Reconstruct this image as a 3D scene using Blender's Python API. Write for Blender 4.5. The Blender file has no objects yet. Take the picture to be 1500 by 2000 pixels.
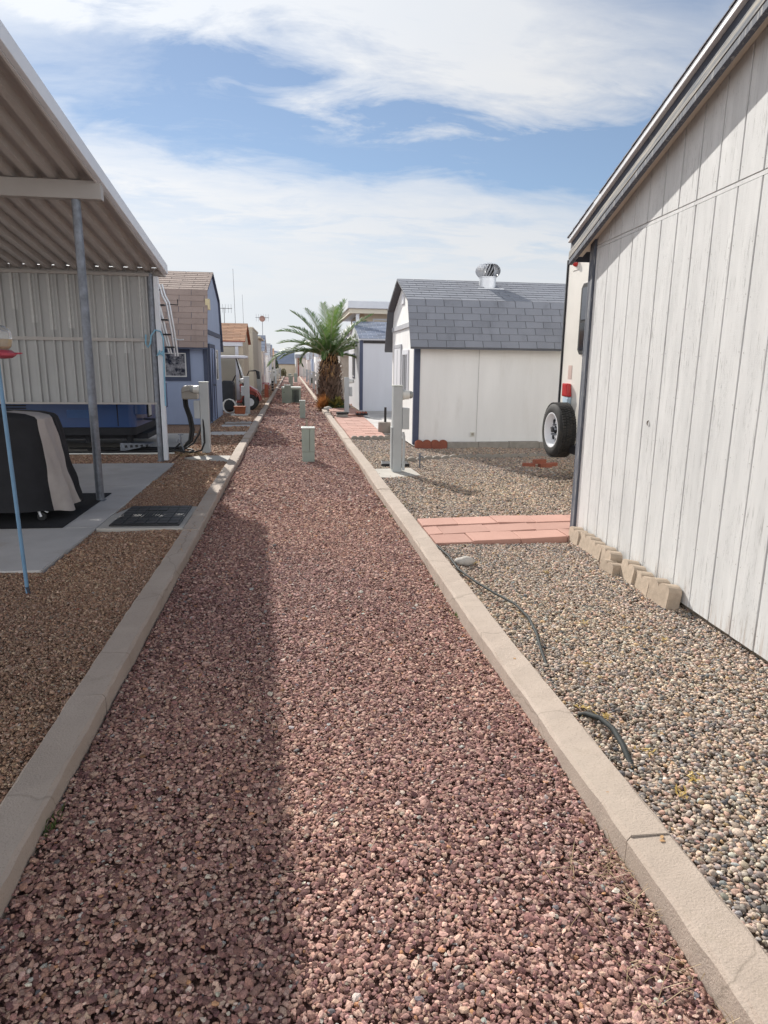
import bpy, math, random
import numpy as np
from mathutils import Vector, Matrix, Euler
random.seed(7); rng = np.random.default_rng(7)
R = math.radians
scene = bpy.context.scene
col = scene.collection

# ------------------------------------------------------------------ helpers
class MB:
    """collects vertices and faces of one mesh"""
    def __init__(s): s.v = []; s.f = []; s.m = []; s.mi = 0
    def add(s, vs, fs):
        o = len(s.v); s.v += [tuple(p) for p in vs]
        for f in fs: s.f.append(tuple(i+o for i in f)); s.m.append(s.mi)
        return s
    def box(s, x0, x1, y0, y1, z0, z1):
        return s.add([(x0,y0,z0),(x1,y0,z0),(x1,y1,z0),(x0,y1,z0),(x0,y0,z1),(x1,y0,z1),(x1,y1,z1),(x0,y1,z1)],
                     [(0,3,2,1),(4,5,6,7),(0,1,5,4),(1,2,6,5),(2,3,7,6),(3,0,4,7)])
    def obox(s, c, size, rot=(0,0,0)):
        M = Euler(rot).to_matrix(); c = Vector(c); a, b, d = [q/2 for q in size]
        vs = [M @ Vector(p) + c for p in [(-a,-b,-d),(a,-b,-d),(a,b,-d),(-a,b,-d),(-a,-b,d),(a,-b,d),(a,b,d),(-a,b,d)]]
        return s.add(vs, [(0,3,2,1),(4,5,6,7),(0,1,5,4),(1,2,6,5),(2,3,7,6),(3,0,4,7)])
    def beam(s, p, q, w, h, up=(0,0,1)):
        p = Vector(p); q = Vector(q); d = (q-p).normalized(); side = d.cross(Vector(up))
        if side.length < 1e-4: side = d.cross(Vector((0,1,0)))
        side.normalize(); u = side.cross(d).normalized(); vs = []
        for c in (p, q):
            for a, b in ((-1,-1),(1,-1),(1,1),(-1,1)): vs.append(c + side*a*w/2 + u*b*h/2)
        return s.add(vs, [(3,2,1,0),(4,5,6,7),(0,1,5,4),(1,2,6,5),(2,3,7,6),(3,0,4,7)])
    def tube(s, pts, r, n=10):
        pts = [Vector(p) for p in pts]; k = len(pts)
        rs = r if isinstance(r, (list, tuple)) else [r]*k
        prev = None; vs = []
        for i, p in enumerate(pts):
            d = (pts[min(i+1,k-1)] - pts[max(i-1,0)]).normalized()
            if prev is None:
                ref = Vector((0,0,1)) if abs(d.z) < .9 else Vector((1,0,0))
                a = d.cross(ref).normalized()
            else: a = (prev - d*prev.dot(d)).normalized()
            prev = a; b = d.cross(a)
            for j in range(n):
                t = 2*math.pi*j/n; vs.append(p + (a*math.cos(t) + b*math.sin(t))*rs[i])
        fs = [(i*n+j, i*n+(j+1)%n, (i+1)*n+(j+1)%n, (i+1)*n+j) for i in range(k-1) for j in range(n)]
        fs += [tuple(range(n-1,-1,-1)), tuple((k-1)*n+j for j in range(n))]
        return s.add(vs, fs)
    def prism(s, poly, axis, lo, hi):
        n = len(poly)
        def P(a, b, t): return {'x':(t,a,b), 'y':(a,t,b), 'z':(a,b,t)}[axis]
        vs = [P(a,b,lo) for a,b in poly] + [P(a,b,hi) for a,b in poly]
        fs = [tuple(range(n)), tuple(range(2*n-1,n-1,-1))] + [(i, n+i, n+(i+1)%n, (i+1)%n) for i in range(n)]
        return s.add(vs, fs)
    def lathe(s, prof, c, n=24, axis='z', cap=True):
        c = Vector(c); vs = []
        for r, z in prof:
            for j in range(n):
                t = 2*math.pi*j/n; a, b = r*math.cos(t), r*math.sin(t)
                vs.append(c + Vector({'z':(a,b,z), 'x':(z,a,b), 'y':(b,z,a)}[axis]))
        k = len(prof)
        fs = [(i*n+j, i*n+(j+1)%n, (i+1)*n+(j+1)%n, (i+1)*n+j) for i in range(k-1) for j in range(n)]
        if cap: fs += [tuple(range(n-1,-1,-1)), tuple((k-1)*n+j for j in range(n))]
        return s.add(vs, fs)
    def quad(s, *p): return s.add(p, [tuple(range(len(p)))])

def base_of(o):
    p = Vector((0,0,0))
    while o is not None: p += o.location; o = o.parent
    return p

def obj(name, mb, mats, parent=None, smooth=False, bevel=None, loc=None):
    """link the collected mesh as one object; vertices are given in world space"""
    off = base_of(parent)
    own = Vector(loc) - off if loc is not None else Vector((0,0,0))
    me = bpy.data.meshes.new(name)
    o2 = off + own
    me.from_pydata([(x-o2.x, y-o2.y, z-o2.z) for x, y, z in mb.v], [], mb.f)
    for m in (mats if isinstance(mats, (list, tuple)) else [mats]): me.materials.append(m)
    if max(mb.m, default=0): me.polygons.foreach_set('material_index', mb.m)
    import bmesh
    bm = bmesh.new(); bm.from_mesh(me); bmesh.ops.recalc_face_normals(bm, faces=bm.faces); bm.to_mesh(me); bm.free()
    if smooth:
        me.polygons.foreach_set('use_smooth', [True]*len(me.polygons))
        try: me.set_sharp_from_angle(angle=R(38))
        except Exception: pass
    me.update()
    o = bpy.data.objects.new(name, me); col.objects.link(o)
    o.location = own
    if parent is not None: o.parent = parent
    if bevel:
        b = o.modifiers.new('Bevel', 'BEVEL'); b.width = bevel; b.segments = 2; b.limit_method = 'ANGLE'; b.angle_limit = R(40)
    return o

def tag(o, label=None, cat=None, group=None, kind=None):
    if label: o['label'] = label
    if cat: o['category'] = cat
    if group: o['group'] = group
    if kind: o['kind'] = kind
    return o

def thing(name, label, cat, loc=(0,0,0), group=None):
    o = bpy.data.objects.new(name, None); col.objects.link(o); o.location = loc; o.empty_display_size = .1
    return tag(o, label, cat, group)

def copy_tree(o, parent=None, loc=None, label=None, rotz=None, scale=None):
    c = o.copy(); col.objects.link(c); c.parent = parent
    if loc is not None: c.location = loc
    if label: c['label'] = label
    if rotz is not None: c.rotation_euler.z = rotz
    if scale is not None: c.scale = (scale,)*3
    for ch in list(o.children): copy_tree(ch, c)
    return c

# ------------------------------------------------------------------ materials
def lin(r, g, b):
    f = lambda c: (c/255/12.92) if c/255 <= .04045 else ((c/255+.055)/1.055)**2.4
    return (f(r), f(g), f(b))

class NT:
    def __init__(s, name):
        s.mat = bpy.data.materials.new(name); s.mat.use_nodes = True
        s.n = s.mat.node_tree.nodes; s.l = s.mat.node_tree.links
        s.b = s.n['Principled BSDF']; s.out = s.n['Material Output']
    def new(s, t, **kw):
        n = s.n.new(t)
        for k, v in kw.items():
            if k in n.inputs: n.inputs[k].default_value = v
            else: setattr(n, k, v)
        return n
    def link(s, a, b): s.l.new(a, b)
    def coord(s, scale=(1,1,1), kind='Object'):
        tc = s.new('ShaderNodeTexCoord'); mp = s.new('ShaderNodeMapping'); mp.inputs['Scale'].default_value = scale
        s.link(tc.outputs[kind], mp.inputs['Vector']); return mp.outputs['Vector']
    def noise(s, vec, scale, detail=5, rough=.6):
        n = s.new('ShaderNodeTexNoise', Scale=scale, Detail=detail, Roughness=rough); s.link(vec, n.inputs['Vector']); return n.outputs['Fac']
    def ramp(s, fac, stops):
        n = s.new('ShaderNodeValToRGB'); e = n.color_ramp.elements
        while len(e) < len(stops): e.new(.5)
        for el, (p, c) in zip(e, stops):
            el.position = p; el.color = (c if len(c) == 4 else (*c, 1)) if isinstance(c, (tuple, list)) else (c, c, c, 1)
        s.link(fac, n.inputs['Fac']); return n.outputs['Color']
    def mix(s, fac, a, b, mode='MIX'):
        n = s.new('ShaderNodeMix', data_type='RGBA', blend_type=mode)
        for sock, val in ((n.inputs[0], fac), (n.inputs[6], a), (n.inputs[7], b)):
            if hasattr(val, 'links'): s.link(val, sock)
            else: sock.default_value = (*val, 1) if isinstance(val, (tuple, list)) and len(val) == 3 else val
        return n.outputs[2]
    def math(s, op, a, b=0., c=0., clamp=False):
        n = s.new('ShaderNodeMath', operation=op, use_clamp=clamp)
        for i, val in enumerate((a, b, c)):
            if hasattr(val, 'links'): s.link(val, n.inputs[i])
            else: n.inputs[i].default_value = val
        return n.outputs[0]
    def bump(s, h, strength=.3, dist=.01):
        n = s.new('ShaderNodeBump', Strength=strength, Distance=dist); s.link(h, n.inputs['Height'])
        s.link(n.outputs['Normal'], s.b.inputs['Normal'])
    def set(s, **kw):
        for k, v in kw.items():
            k = k.replace('_', ' ')
            if hasattr(v, 'links'): s.link(v, s.b.inputs[k])
            else: s.b.inputs[k].default_value = (*v, 1) if isinstance(v, tuple) and len(v) == 3 else v

def M(name, c, rough=.7, var=.12, scale=3., fine=40., bump=.15, metal=0., spec=.4, dirt=None, stretch=(1,1,1)):
    t = NT(name); v = t.coord(stretch)
    n1 = t.noise(v, scale, 6); n2 = t.noise(v, fine, 3)
    lo = tuple(x*(1-var*1.6) for x in c); hi = tuple(min(1, x*(1+var)) for x in c)
    k = t.mix(t.ramp(n1, [(.3, 0.), (.72, 1.)]), lo, hi)
    k = t.mix(t.math('MULTIPLY', n2, .25), k, tuple(x*(1-var*2.2) for x in c))
    if dirt:
        d = t.ramp(t.noise(v, scale*1.7, 8, .7), [(.55, 0.), (.75, 1.)])
        k = t.mix(t.math('MULTIPLY', d, .6), k, dirt)
    t.set(Base_Color=k, Roughness=rough, Metallic=metal, Specular_IOR_Level=spec)
    if bump: t.bump(n2, bump, .004)
    return t.mat

m_trim_dk = M('bluegrey_trim', (.055,.062,.085), .7, .2, 4, 60, .3, dirt=(.22,.22,.22))
m_navy = M('navy_trim', (.075,.09,.15), .6, .12, 4)
m_white = M('white_paint', (.80,.79,.76), .6, .05, 2)
m_conc = M('concrete_slab', (.46,.43,.385), .85, .12, 1.6, 70, .2, dirt=(.34,.30,.25))
m_conc_w = M('pale_concrete', (.52,.495,.47), .85, .14, 1.3, 70, .3, dirt=(.36,.29,.225))
m_block = M('concrete_block', (.43,.345,.265), .9, .15, 14, 120, .6)
m_grey_block = M('grey_edging_concrete', (.33,.305,.27), .9, .15, 8, 90, .5)
m_red_block = M('red_edging_concrete', (.30,.10,.065), .9, .15, 8, 90, .4)
m_galv = M('galvanised_steel', (.20,.215,.245), .5, .22, 14, 60, .1, metal=.55)
m_alu = M('aluminium', (.66,.67,.69), .38, .08, 5, 50, .05, metal=.45)
m_black = M('black_plastic', (.018,.018,.02), .55, .2, 6, 60, .1)
m_rubber = M('rubber', (.03,.03,.03), .8, .25, 8, 90, .3, dirt=(.10,.085,.065))
m_black_mat = M('black_floor_mat', (.012,.012,.014), .9, .3, 6, 200, .5)
m_cloth_bk = M('black_cloth', (.013,.013,.016), .8, .25, 5, 150, .4)
m_cloth_bg = M('beige_cloth', (.40,.36,.335), .85, .07, 5, 150, .3)
m_pole = M('bright_blue_paint', (.15,.28,.42), .5, .1, 6)
m_rope = M('light_blue_rope', (.22,.42,.55), .8, .1, 20)
m_red_pl = M('red_plastic', (.42,.06,.09), .35, .08, 8)
m_utility = M('grey_green_enamel', (.31,.36,.31), .55, .06, 4, 40, .08, dirt=(.30,.31,.27))
m_util_top = M('pale_enamel', (.60,.63,.58), .5, .05, 4)
m_meterpost = M('grey_enamel', (.44,.46,.46), .5, .06, 3, 40, .06)
m_meter = M('meter_housing', (.70,.69,.64), .4, .05, 8)
m_cable = M('black_cable', (.012,.012,.013), .5, .2, 8)
m_hose = M('dark_hose', (.028,.033,.033), .75, .2, 10)
m_blue_wall = M('blue_siding', (.335,.395,.52), .7, .06, 2.5, 40, .2, stretch=(1,1,.3))
m_blue_dk = M('slate_blue_trim', (.07,.085,.13), .65, .12, 4)
m_wht_wall = M('white_siding', (.85,.845,.83), .7, .05, 2.2, 50, .25, stretch=(1,1,.2), dirt=(.70,.685,.655))
m_wht_wall2 = M('cool_white_siding', (.67,.68,.72), .7, .04, 2.2, 50, .2, stretch=(1,1,.2))
m_tan = M('tan_stucco', (.60,.52,.40), .85, .05, 2, 60, .3)
m_tan2 = M('pale_beige_stucco', (.62,.575,.48), .85, .05, 2, 60, .3)
m_beige_wall = M('greige_stucco', (.47,.435,.36), .85, .05, 2, 60, .3)
m_pinkish = M('pinkish_white_siding', (.66,.60,.56), .8, .05, 2, 60, .2)
m_rvblue = M('blue_coach_paint', (.012,.05,.17), .3, .08, 2, 30, .02, spec=.5)
m_rvdark = M('dark_underbody', (.014,.015,.02), .7, .2, 5)
m_rvcream = M('cream_coach_skin', (.74,.71,.655), .35, .05, 2, 30, .02)
m_glass_dk = M('dark_glass', (.012,.014,.018), .08, .1, 3, 20, 0, spec=.6)
m_brick = M('clay_brick', (.36,.125,.08), .9, .16, 10, 90, .4)
m_cart = M('red_cart_body', (.30,.05,.035), .35, .08, 3, 30, .02)
m_cartroof = M('white_cart_roof', (.68,.69,.74), .4, .04, 3)
m_terra = M('terracotta', (.34,.11,.05), .85, .12, 8)
m_lamp = M('tail_lamp_red', (.50,.03,.03), .2, .1, 4, 30, 0, spec=.6)
m_cer = M('lamp_blue_white', (.48,.60,.70), .4, .1, 8)
m_brown_rake = M('dark_shingle_edge', (.06,.055,.055), .85, .2, 8)
m_drip = M('drip_edge_metal', (.70,.71,.73), .4, .06, 5, 40, .05)
m_soffit = M('soffit_paint', (.66,.61,.53), .7, .06, 4)
m_carport = M('carport_enamel', (.47,.455,.445), .5, .05, 2, 30, .05, dirt=(.42,.38,.33))
m_beam = M('grey_beam_enamel', (.36,.335,.315), .5, .05, 2, 30, .05)
m_fascia = M('white_fascia_metal', (.64,.66,.70), .4, .04, 3, 30, .04)
m_green_dk = M('hedge_leaf', (.03,.065,.018), .7, .3, 6)
m_antenna = M('antenna_metal', (.24,.25,.27), .5, .1, 5)
m_woodpost = M('red_wood_post', (.30,.085,.05), .85, .15, 6)
m_magenta = M('magenta_plastic', (.38,.04,.10), .5, .1, 6)

def shingles_mat(name, c, rnd=.35):
    t = NT(name); v = t.coord(); g = t.new('ShaderNodeNewGeometry')
    f = t.math('MULTIPLY_ADD', g.outputs['Random Per Island'], rnd, 1-rnd/2)
    k = t.mix(t.noise(v, 220, 2), tuple(x*.62 for x in c), tuple(x*1.35 for x in c))
    k = t.mix(t.ramp(t.noise(v, 1.3, 4), [(.3, 0.), (.7, 1.)]), k, t.mix(.5, k, tuple(x*1.3 for x in c)))
    k = t.mix(t.math('MULTIPLY', t.ramp(t.noise(t.coord((1.2,1.2,.35)), 2.4, 6, .7), [(.52, 0.), (.72, 1.)]), .45), k, tuple(x*.6 for x in c))
    hs = t.new('ShaderNodeHueSaturation'); t.link(k, hs.inputs['Color']); t.link(f, hs.inputs['Value'])
    t.set(Base_Color=hs.outputs[0], Roughness=.92, Specular_IOR_Level=.25); t.bump(t.noise(v, 260, 2), .5, .004)
    return t.mat
m_sh_grey = shingles_mat('slate_grey_shingle', (.235,.245,.275), .16)
m_sh_brown = shingles_mat('brown_shingle', (.29,.225,.195), .2)
m_sh_orange = shingles_mat('orange_brown_shingle', (.36,.20,.12))
m_sh_bluegrey = shingles_mat('blue_grey_shingle', (.17,.20,.27))
m_sh_light = shingles_mat('light_grey_shingle', (.27,.28,.31))
m_sh_back = M('shingle_underlay', (.025,.025,.028), .95, .1)

def weathered_mat():
    """white painted rough-sawn plywood with dark vertical checks where paint has worn"""
    t = NT('weathered_white_siding')
    vs = t.coord((30, 30, 1.6)); vo = t.coord((1, 1, 1)); vf = t.coord((4, 4, 170)); vb = t.coord((9, 9, 1.1))
    base = t.mix(t.ramp(t.noise(vb, 1.2, 5), [(.25, 0.), (.75, 1.)]), (.515,.518,.515), (.655,.655,.648))
    streak = t.ramp(t.noise(vs, 2.6, 6, .72), [(.56, 0.), (.66, 1.)])
    patch = t.ramp(t.noise(vo, 2.3, 6, .65), [(.36, 0.), (.58, 1.)])
    k = t.mix(t.math('MULTIPLY', t.math('MULTIPLY', streak, patch), .68), base, (.17,.165,.16))
    fine = t.ramp(t.noise(t.coord((80, 80, 3)), 2., 5, .7), [(.62, 0.), (.72, 1.)])
    k = t.mix(t.math('MULTIPLY', t.math('MULTIPLY', fine, t.ramp(t.noise(vo, 1.1, 4), [(.42, 0.), (.62, 1.)])), .5), k, (.30,.29,.28))
    blot = t.math('MULTIPLY', t.ramp(t.noise(t.coord((60,60,12)), 2.2, 5, .75), [(.56, 0.), (.66, 1.)]), t.ramp(t.noise(t.coord((5,5,.9)), 1.5, 4), [(.48, 0.), (.62, 1.)]))
    k = t.mix(t.math('MULTIPLY', blot, .75), k, (.27,.275,.28))
    sep = t.new('ShaderNodeSeparateXYZ'); t.link(t.coord(), sep.inputs[0])
    low = t.ramp(sep.outputs['Z'], [(.08, 1.), (.30, 0.)])
    k = t.mix(t.math('MULTIPLY', t.math('MULTIPLY', low, t.ramp(t.noise(vs, 1.3, 5, .7), [(.5, 0.), (.66, 1.)])), .6), k, (.33,.22,.15))
    h = t.math('ADD', t.math('MULTIPLY', t.noise(vf, 1.5, 3), .5), t.math('MULTIPLY', streak, -.6))
    t.set(Base_Color=k, Roughness=.75, Specular_IOR_Level=.3); t.bump(h, .35, .004)
    return t.mat
m_weather = weathered_mat()

def weathered_wood():
    t = NT('weathered_fascia_wood'); m0 = t.new('ShaderNodeMapping'); m0.inputs['Rotation'].default_value = (R(17.35), 0, 0); t.link(t.coord(), m0.inputs['Vector'])
    m1 = t.new('ShaderNodeMapping'); m1.inputs['Scale'].default_value = (12, 1.1, 34); t.link(m0.outputs[0], m1.inputs['Vector']); v = m1.outputs[0]
    f = t.ramp(t.noise(v, 1.6, 6, .7), [(.42, 0.), (.60, 1.)])
    k = t.mix(f, (.11,.125,.15), (.40,.37,.32)); t.set(Base_Color=k, Roughness=.85); t.bump(t.noise(v, 3, 4), .4, .004)
    return t.mat
m_fwood = weathered_wood()
def flaking_trim():
    t = NT('flaking_bluegrey_trim'); v = t.coord((30, 30, 3))
    f = t.ramp(t.noise(v, 1.5, 6, .7), [(.53, 0.), (.63, 1.)])
    k = t.mix(f, (.085,.095,.12), (.27,.27,.27)); t.set(Base_Color=k, Roughness=.8); t.bump(t.noise(v, 3, 4), .4, .004)
    return t.mat
m_flake = flaking_trim()

def kerb_mat():
    t = NT('kerb_concrete'); v = t.coord()
    k = t.mix(t.ramp(t.noise(v, 2.1, 7), [(.3, 0.), (.7, 1.)]), (.375,.308,.257), (.465,.388,.33))
    k = t.mix(t.math('MULTIPLY', t.ramp(t.noise(v, 160, 2), [(.58, 0.), (.70, 1.)]), .5), k, (.22,.19,.15))
    k = t.mix(t.math('MULTIPLY', t.ramp(t.noise(v, 5, 8, .75), [(.58, 0.), (.72, 1.)]), .45), k, (.27,.225,.17))
    cr = t.new('ShaderNodeTexVoronoi', Scale=1.15, feature='DISTANCE_TO_EDGE'); wv = t.new('ShaderNodeMix', data_type='VECTOR'); nz = t.new('ShaderNodeTexNoise', Scale=9., Detail=4.); t.link(v, nz.inputs['Vector'])
    wv.inputs[0].default_value = .07; t.link(v, wv.inputs[4]); t.link(nz.outputs['Color'], wv.inputs[5]); t.link(wv.outputs[1], cr.inputs['Vector'])
    k = t.mix(t.math('MULTIPLY', t.ramp(cr.outputs['Distance'], [(.0, 1.), (.006, 0.)]), .45), k, (.13,.11,.085))
    k = t.mix(t.math('MULTIPLY', t.ramp(t.noise(v, .55, 5, .6), [(.45, 0.), (.65, 1.)]), .35), k, (.46,.40,.33))
    t.set(Base_Color=k, Roughness=.9, Specular_IOR_Level=.25)
    h = t.math('ADD', t.noise(v, 130, 3), t.math('MULTIPLY', t.noise(v, 12, 4), 1.2)); t.bump(h, .45, .006)
    return t.mat
m_kerb = kerb_mat()

def stone_mat(name, rough=.88):
    t = NT(name); a = t.new('ShaderNodeVertexColor', layer_name='col'); v = t.coord()
    n = t.noise(v, 190, 3, .6)
    k = t.mix(1., a.outputs['Color'], t.ramp(n, [(.3, .62), (.7, 1.25)]), 'MULTIPLY')
    t.set(Base_Color=k, Roughness=rough, Specular_IOR_Level=.3); t.bump(t.noise(v, 420, 2), .3, .002)
    return t.mat
def bed_mat(name, cols, scale):
    """the packed bed between and beyond the loose stones"""
    t = NT(name); v = t.coord()
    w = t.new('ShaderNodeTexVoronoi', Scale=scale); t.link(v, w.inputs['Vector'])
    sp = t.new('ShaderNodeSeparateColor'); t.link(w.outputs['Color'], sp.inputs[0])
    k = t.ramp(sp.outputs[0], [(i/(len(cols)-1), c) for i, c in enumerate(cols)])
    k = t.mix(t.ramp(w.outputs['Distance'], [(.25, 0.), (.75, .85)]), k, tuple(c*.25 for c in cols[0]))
    k = t.mix(t.math('MULTIPLY', t.ramp(t.noise(v, .9, 5), [(.35, 0.), (.7, 1.)]), .35), k, tuple(c*1.1 for c in cols[1]))
    t.set(Base_Color=k, Roughness=.95, Specular_IOR_Level=.2)
    t.bump(t.math('SUBTRACT', 1., w.outputs['Distance']), .9, .012)
    return t.mat

RED = [(0.235,0.124,0.11),(0.34,0.192,0.158),(0.45,0.273,0.219),(0.55,0.367,0.294),(0.39,0.216,0.173),(0.28,0.158,0.139),(0.49,0.311,0.248),(0.17,0.087,0.082)]
REDX = [(.50,.40,.33),(.40,.39,.36),(.56,.50,.42),(.46,.24,.13),(.17,.16,.165)]
RIV = [(0.437,0.335,0.256),(0.51,0.4,0.307),(0.354,0.28,0.223),(0.25,0.21,0.181),(0.489,0.36,0.27),(0.562,0.455,0.358),(0.177,0.155,0.14),(0.447,0.29,0.219),(0.333,0.295,0.26)]
RIVX = [(.54,.48,.41),(.10,.10,.105),(.46,.31,.17),(.28,.285,.27)]
BRN = [(0.312,0.189,0.12),(0.388,0.244,0.162),(0.45,0.299,0.21),(0.338,0.201,0.132),(0.512,0.36,0.258),(0.275,0.159,0.108)]
BRNX = [(.36,.27,.20),(.22,.09,.06),(.30,.26,.22)]
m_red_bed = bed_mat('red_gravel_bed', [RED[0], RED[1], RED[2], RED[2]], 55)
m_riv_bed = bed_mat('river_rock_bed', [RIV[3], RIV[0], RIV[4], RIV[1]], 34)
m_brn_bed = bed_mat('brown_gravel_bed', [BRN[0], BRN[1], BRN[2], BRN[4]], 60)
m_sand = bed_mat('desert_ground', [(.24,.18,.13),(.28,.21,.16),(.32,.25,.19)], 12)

# ------------------------------------------------------------------ gravel
def ico(sub):
    import bmesh
    bm = bmesh.new(); bmesh.ops.create_icosphere(bm, subdivisions=sub, radius=1)
    v = np.array([p.co[:] for p in bm.verts], dtype=np.float32); f = np.array([[q.index for q in p.verts] for p in bm.faces], dtype=np.int32)
    bm.free(); return v, f

def crush_templates(n):
    v, f = ico(1); out = []
    for _ in range(n):
        w = v*rng.uniform(.62, 1.18, (len(v), 1)).astype(np.float32)
        out.append(w*np.array([1., rng.uniform(.62, .95), rng.uniform(.30, .52)], np.float32))
    return out, f
def river_templates(n, sub=2):
    v, f = ico(sub); out = []
    for _ in range(n):
        d = rng.normal(size=(3, 3)).astype(np.float32)
        w = v*(1 + .13*np.sin(v @ d.T*1.6).sum(1, keepdims=True))
        w = np.sign(w)*np.abs(w)**.86
        out.append(w*np.array([1., rng.uniform(.6, .9), rng.uniform(.38, .62)], np.float32))
    return out, f

def gravel(name, label, bands, temps, pal, palx, px, mat, smooth, tilt, z0, skip=()):
    """bands: (x0,x1,y0,y1,size,per_m2); every stone is a closed little mesh of its own shape, size, turn and colour"""
    T, F = temps; nv = len(T[0]); nf = len(F); TT = np.stack(T)
    P, S = [], []
    for x0, x1, y0, y1, size, dens in bands:
        n = int((x1-x0)*(y1-y0)*dens)
        p = np.stack([rng.uniform(x0, x1, n), rng.uniform(y0, y1, n), np.zeros(n)], 1)
        for (a, b, c, d) in skip: p = p[~((p[:,0] > a)&(p[:,0] < b)&(p[:,1] > c)&(p[:,1] < d))]
        s = size*.5*np.clip(rng.lognormal(0, .32, len(p)), .5, 2.4)
        p[:,2] = z0(p[:,0], p[:,1]) + rng.uniform(-.22, .38, len(p))*s
        P.append(p); S.append(s)
    P = np.concatenate(P); S = np.concatenate(S); n = len(P)
    yaw = rng.uniform(0, 2*np.pi, n); tx = rng.normal(0, tilt, n); ty = rng.normal(0, tilt, n)
    cz, sz, cx, sx, cy, sy = np.cos(yaw), np.sin(yaw), np.cos(tx), np.sin(tx), np.cos(ty), np.sin(ty)
    O = np.zeros(n); I = np.ones(n)
    Rz = np.stack([cz,-sz,O, sz,cz,O, O,O,I], 1).reshape(n,3,3)
    Rx = np.stack([I,O,O, O,cx,-sx, O,sx,cx], 1).reshape(n,3,3)
    Ry = np.stack([cy,O,sy, O,I,O, -sy,O,cy], 1).reshape(n,3,3)
    Q = (Rx @ Ry @ Rz)*S[:,None,None]
    V = np.einsum('nij,nkj->nki', Q, TT[rng.integers(0, len(T), n)]) + P[:,None,:]
    C = np.array(pal)[rng.integers(0, len(pal), n)]
    m = rng.random(n) < px; C[m] = np.array(palx)[rng.integers(0, len(palx), m.sum())]
    X, Y = P[:,0], P[:,1]
    pt = np.sin(X*2.3+Y*.9+1)+np.sin(X*1.1-Y*1.7)+np.sin(X*5.1+Y*3.3)*.6+np.sin(Y*.7+2)*.8
    C = C*(1+.045*pt[:,None])*(1+pt[:,None]*np.array([.006, .004, -.014]))
    C = C*np.clip(rng.normal(1, .19, (n,1)), .45, 1.6)*rng.normal(1, .03, (n,3))
    me = bpy.data.meshes.new(name)
    me.vertices.add(n*nv); me.vertices.foreach_set('co', V.astype(np.float32).ravel())
    idx = (F[None] + (np.arange(n)*nv)[:,None,None]).astype(np.int32).ravel()
    me.loops.add(len(idx)); me.loops.foreach_set('vertex_index', idx)
    me.polygons.add(n*nf); me.polygons.foreach_set('loop_start', np.arange(0, len(idx), 3, dtype=np.int32))
    if smooth: me.polygons.foreach_set('use_smooth', np.ones(n*nf, dtype=bool))
    else: me.polygons.foreach_set('use_smooth', np.zeros(n*nf, dtype=bool))
    at = me.color_attributes.new('col', 'FLOAT_COLOR', 'POINT')
    cc = np.ones((n*nv, 4), np.float32); cc[:,:3] = np.repeat(np.clip(C, .01, .8), nv, 0); at.data.foreach_set('color', cc.ravel())
    me.update(calc_edges=True); me.materials.append(mat)
    o = bpy.data.objects.new(name, me); col.objects.link(o)
    return tag(o, label, 'gravel', kind='stuff')

def dune(x, y): return .008*np.sin(x*3.1+y*1.7) + .007*np.sin(y*2.3-x*4.) + .004*np.sin(x*9+y*7)
CR, CF = crush_templates(16)
gravel('red_gravel', 'dark red crushed gravel filling the alley between two concrete kerbs',
       [(-.87,1.06,.55,3.4,.0158,13000), (-.87,1.06,3.4,7,.0175,9500), (-.87,1.06,7,13,.026,3600), (-.87,1.06,13,26,.045,1000), (-.87,1.06,26,60,.085,230)],
       (CR, CF), RED, REDX, .04, stone_mat('red_stone'), False, .30, lambda x, y: dune(x, y)+.004)
pad_skip = [(-9,-1.86,5.05,10.7), (-1.84,-1.08,6.3,7.32), (-9,-2.1,11.95,15.5), (-1.82,-1.06,17.2,18.5), (-1.9,-1.06,15.1,15.95), (-1.8,-1.06,11.0,11.64), (-9,-2.12,17.9,21.5), (-9,-1.7,24.9,60)]
gravel('brown_gravel', 'fine brown gravel on the yard left of the left kerb',
       [(-2.5,-1.02,1.5,5.1,.0125,14000), (-1.9,-1.02,5.1,8.5,.0150,9500), (-1.9,-1.02,8.5,12,.025,3600), (-6,-1.95,10.7,11.95,.025,3600), (-2.2,-1.02,12,25,.04,1100), (-1.75,-1.02,25,60,.08,240)],
       (CR, CF), BRN, BRNX, .07, stone_mat('brown_stone'), False, .38, lambda x, y: .052+dune(x, y)*.6, pad_skip)
right_skip = [(1.2,2.9,5.5,6.42), (2.62,9,-3,5.82), (2.36,9,12.55,16), (1.2,2.2,14.1,20.4), (1.25,1.8,9.2,9.9), (2.1,9,15.4,22.3), (2.3,9,23.2,60)]
RT, RF = river_templates(14, 2)
gravel('river_rock', 'smooth grey and tan river pebbles between the right kerb and the white wall',
       [(1.19,2.75,.8,2.1,.0150,9000)],
       (RT, RF), RIV, RIVX, .12, stone_mat('river_stone', .7), True, .28, lambda x, y: .058+dune(x, y)*.7, right_skip)
RT1, RF1 = river_templates(14, 1)
gravel('river_rock', 'smooth grey and tan river pebbles just before the red paver path', [(1.19,2.75,2.1,5.6,.0155,9000)],
       (RT1, RF1), RIV, RIVX, .12, bpy.data.materials['river_stone'], True, .30, lambda x, y: .058+dune(x, y)*.7, right_skip)
gravel('river_rock', 'grey and tan pebbles in the yard before the white gambrel shed',
       [(1.19,5.3,6.4,14.1,.021,3900), (1.19,2.3,20.4,26,.05,600)],
       (RT1, RF1), RIV, RIVX, .10, stone_mat('far_river_stone', .75), True, .28, lambda x, y: .055+dune(x, y)*.7, right_skip)
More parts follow.
